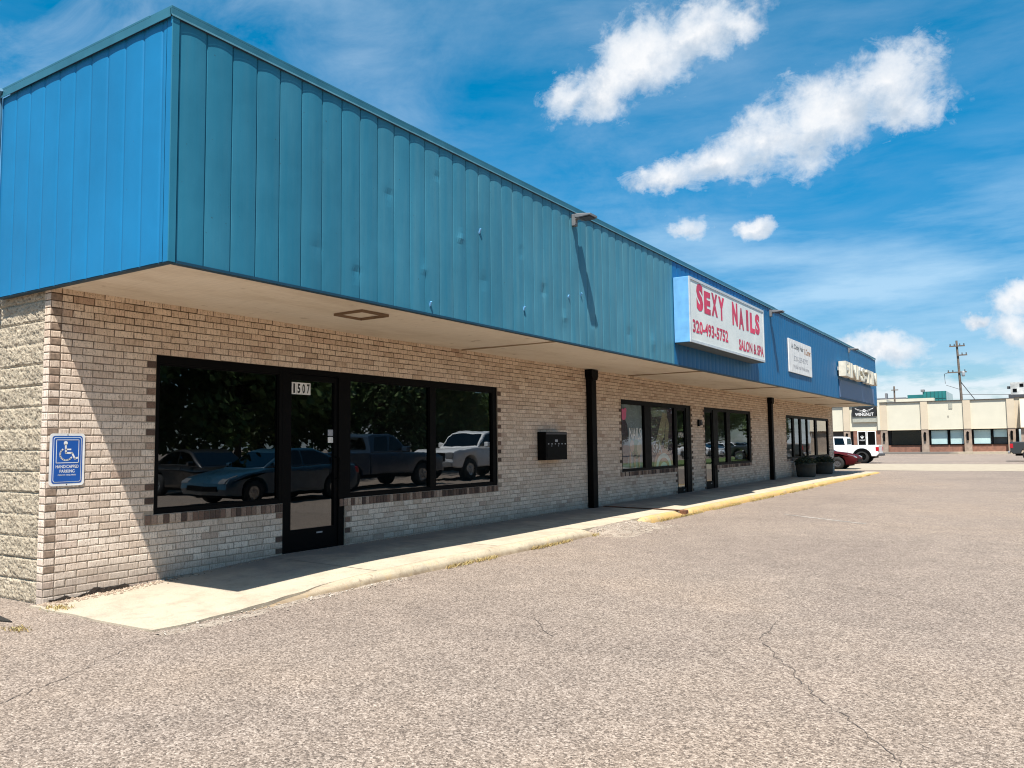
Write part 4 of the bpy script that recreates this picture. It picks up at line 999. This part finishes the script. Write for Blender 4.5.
mb = MB(); xarm(mb,-.4,.6,9.3,-.2); mb.build('crossarm', MT['wood'], s2)
mb = MB()
for (a,b) in (((.15,110,7.0),(45,112,7.0)),):
    mb.tube([tuple(Vector(a).lerp(Vector(b),t)+Vector((0,0,-2.2*t*(1-t)))) for t in [i/16 for i in range(17)]], .028, 5)
tag(mb.build('power_line', MT['dkgrey']), 'thin black power lines strung from the tall utility pole', 'power line')

# ------------------------------------------------------------------ sky, sun, camera
SUN = Vector((.235,-.44,1)).normalized()
EL = math.asin(SUN.z); ROT = math.atan2(SUN.x, SUN.y)
world = bpy.data.worlds.new('World'); scene.world = world; world.use_nodes = True
wt = NT.__new__(NT); wt.t = world.node_tree; wt.t.nodes.clear(); wt.mat = world
out = wt.n('ShaderNodeOutputWorld'); bg = wt.n('ShaderNodeBackground'); bg.inputs['Strength'].default_value = .082
wt.t.links.new(bg.outputs[0], out.inputs[0])
sky = wt.n('ShaderNodeTexSky', sky_type='NISHITA'); sky.sun_disc = False; sky.sun_elevation = EL; sky.sun_rotation = ROT
sky.altitude = 300; sky.air_density = 1.0; sky.dust_density = .6; sky.ozone_density = 2.0
G = wt.n('ShaderNodeTexCoord').outputs['Generated']
skyc = wt.n('ShaderNodeHueSaturation', {'Hue': .481, 'Saturation': 1.55, 'Value': 1.0, 'Color': sky.outputs[0]}).outputs[0]
CL = [((-0.4347, 0.8061, 0.4014),(0.8728, 0.2672, 0.4085),0.0395,0.0209),
((-0.3964, 0.8202, 0.4124),(0.906, 0.2769, 0.32),0.0553,0.0300),
((-0.3501, 0.8293, 0.4355),(0.9257, 0.2353, 0.2961),0.0623,0.0430),
((-0.2955, 0.8423, 0.4509),(0.955, 0.2473, 0.1639),0.0689,0.0289),
((-0.254, 0.8535, 0.4549),(0.9302, 0.3444, -0.1269),0.0274,0.0175),
((-0.351, 0.8823, 0.3137),(0.9363, 0.3271, 0.1278),0.0447,0.0153),
((-0.2908, 0.9008, 0.3225),(0.9567, 0.2705, 0.1072),0.0602,0.0231),
((-0.2253, 0.9133, 0.3394),(0.9737, 0.2227, 0.0471),0.0699,0.0383),
((-0.1716, 0.9169, 0.3603),(0.9841, 0.1422, 0.1068),0.0636,0.0417),
((-0.1153, 0.917, 0.3819),(0.9927, 0.0926, 0.0775),0.0552,0.0382),
((-0.1035, 0.9288, 0.3558),(0.9691, 0.1747, -0.1744),0.0489,0.0298),
((-0.3321, 0.909, 0.2519),(0.8908, 0.3901, -0.2329),0.0261,0.0130),
((-0.2652, 0.9312, 0.2499),(0.9626, 0.2409, 0.124),0.0210,0.0105),
((-0.137, 0.9851, 0.1036),(0.9877, 0.1437, -0.0608),0.0448,0.0191),
((-0.1728, 0.9795, 0.1034),(0.9822, 0.1792, -0.0561),0.0285,0.0114),
((-0.0485, 0.991, 0.1244),(0.9946, 0.0593, -0.0847),0.0128,0.0075),
((-0.0049, 0.9895, 0.1443),(0.9943, 0.0201, -0.1045),0.0292,0.0208),
((-0.0126, 0.9932, 0.116),(0.996, 0.0226, -0.086),0.0335,0.0189)]
warpn = wt.n('ShaderNodeTexNoise', {'Vector': G, 'Scale': 26.0, 'Detail': 6.0, 'Roughness': .6}).outputs['Color']
warp = wt.n('ShaderNodeVectorMath', {0: wt.n('ShaderNodeVectorMath', {0: warpn, 1: (.5,.5,.5)}, operation='SUBTRACT').outputs[0], 1: (.042,.042,.042)}, operation='MULTIPLY').outputs[0]
GW = wt.n('ShaderNodeVectorMath', {0: G, 1: warp}, operation='ADD').outputs[0]
dens = None; low = None
for c, e1, a, b in CL:
    c = Vector(c).normalized(); e1 = Vector(e1); e1 = (e1-c*e1.dot(c)).normalized(); e2 = c.cross(e1)
    if e2.z < 0: e2 = -e2; e1 = -e1 if False else e1
    if Matrix((e1,e2,c)).determinant() < 0: e1 = -e1
    rot = Matrix((e1,e2,c)).transposed().to_euler()
    mp = wt.n('ShaderNodeMapping', {'Vector': GW, 'Location': c, 'Rotation': tuple(rot), 'Scale': (a*1.08,b*1.12,1.0)}, vector_type='TEXTURE')
    ln = wt.n('ShaderNodeVectorMath', {0: mp.outputs[0]}, operation='LENGTH').outputs['Value']
    d = wt.math('SUBTRACT', 1.0, ln)
    y = wt.math('MULTIPLY', wt.xyz(mp.outputs[0])[1], wt.math('MAXIMUM', d, 0.0))
    dens = d if dens is None else wt.math('SMOOTH_MAX', dens, d, .15)
    low = y if low is None else wt.math('ADD', low, y)
fb = wt.noise(G, 38, 9, .62); fb2 = wt.noise(G, 14, 6, .6)
dn = wt.math('ADD', dens, wt.math('ADD', wt.math('MULTIPLY', wt.math('SUBTRACT', fb, .5), 1.35), wt.math('MULTIPLY', wt.math('SUBTRACT', fb2, .5), 1.25)))
alpha = wt.ramp(dn, [(-.05, 0), (.12, .12), (.42, .55), (1.0, 1)], 'LINEAR')
# general cumulus on the half of the sky behind the camera, so windows mirror clouds too
Xd, Yd, Zd = wt.xyz(G)
gn = wt.noise(wt.scale(G, (1,1,2.2)), 3.2, 9, .6)
ga = wt.math('MULTIPLY', wt.ramp(gn, [(.56, 0), (.70, .45)]), wt.ramp(Xd, [(.02, 0), (.3, 1)]))
# low cumulus haze by the horizon
ln_ = wt.noise(wt.scale(G, (9,9,30)), 1.0, 8, .62)
la = wt.math('MULTIPLY', wt.ramp(ln_, [(.43, 0), (.56, .85)]), wt.ramp(Zd, [(.012, .95), (.06, .85), (.10, 0)]))
# thin cirrus veils
cv = wt.n('ShaderNodeMapping', {'Vector': G, 'Rotation': (.35,.5,.75), 'Scale': (2.2,7.5,8.5)}).outputs[0]
cn = wt.noise(cv, 1.25, 9, .64, .5); cz = wt.noise(G, 2.6, 4)
leftm = wt.ramp(Xd, [(.0, 1.0), (.02, 1.0)])
lw = wt.n('ShaderNodeMapRange', {0: Xd, 1: -.50, 2: -.86, 3: .38, 4: 1.05}).outputs[0]
ca = wt.math('MULTIPLY', wt.math('MULTIPLY', wt.ramp(cn, [(.36, 0), (.74, .80)]), wt.ramp(cz, [(.36, .25), (.62, 1)])), lw)
band = wt.math('MULTIPLY', wt.ramp(wt.noise(wt.scale(G,(3,3,16)), 1.0, 7, .6), [(.40, 0), (.64, .85)]), wt.ramp(Zd, [(.05, .5), (.17, .9), (.33, .1)]))
white = wt.ramp(wt.math('ADD', wt.math('MULTIPLY', wt.noise(G, 26, 7, .6), 1.1), wt.math('ADD', wt.math('MULTIPLY', low, .45), wt.math('MULTIPLY', dn, .14))), [(.40, (3.6,4.2,4.9)), (.56, (4.9,5.25,5.7)), (.72, (6.2,6.3,6.45))])
skyc = wt.mix(1, skyc, wt.ramp(Zd, [(0.0, (.50,.60,.70)), (.12, (.55,.66,.78)), (.32, (.86,.90,.96)), (.5, (1,1,1))]), 'MULTIPLY')
c0 = wt.mix(ca, skyc, (4.6,5.5,6.4)); c0 = wt.mix(band, c0, (3.4,5.0,6.4)); c0 = wt.mix(la, c0, (6.0,6.4,6.8)); c0 = wt.mix(ga, c0, (6.0,6.3,6.6)); wd = wt.math('ADD', dens, wt.math('MULTIPLY', wt.math('SUBTRACT', wt.noise(wt.scale(G, (1,1,1.6)), 24, 9, .68, .6), .5), 2.6))
c0 = wt.mix(wt.ramp(wd, [(-.0, 0), (.6, .55)]), c0, (5.2,5.7,6.2)); c0 = wt.mix(alpha, c0, white)
wt.t.links.new(c0, bg.inputs['Color'])

sd = bpy.data.lights.new('sun', 'SUN'); sd.energy = 5.0; sd.angle = math.radians(.53); sd.color = (1,.955,.89)
so_ = bpy.data.objects.new('sun', sd); COL.objects.link(so_); so_.rotation_euler = (-SUN).to_track_quat('-Z','Y').to_euler(); so_.location = (10,-10,30)

cd = bpy.data.cameras.new('camera'); cam = bpy.data.objects.new('camera', cd); COL.objects.link(cam); scene.camera = cam
cd.sensor_width = 36; cd.lens = 28.458; cd.clip_end = 3000; cd.clip_start = .05
yaw, pitch, roll = 0.5726, 0.0754, -0.012
F = Vector((-math.sin(yaw)*math.cos(pitch), math.cos(yaw)*math.cos(pitch), math.sin(pitch)))
Rv = Vector((math.cos(yaw), math.sin(yaw), 0)); U = Rv.cross(F)
R2 = Rv*math.cos(roll)+U*math.sin(roll); U2 = U*math.cos(roll)-Rv*math.sin(roll)
cam.matrix_world = Matrix(((R2.x,U2.x,-F.x,7.6872),(R2.y,U2.y,-F.y,-3.9698),(R2.z,U2.z,-F.z,1.4101),(0,0,0,1)))
scene.view_settings.view_transform = 'Standard'; scene.view_settings.look = 'None'; scene.view_settings.gamma = 1; scene.view_settings.exposure = .92
scene.cycles.use_denoising = True; scene.cycles.filter_width = 1.1; scene.cycles.sample_clamp_indirect = 6; scene.cycles.use_adaptive_sampling = False; scene.cycles.max_bounces = 8; scene.cycles.transparent_max_bounces = 12; scene.cycles.caustics_reflective = False; scene.cycles.caustics_refractive = False
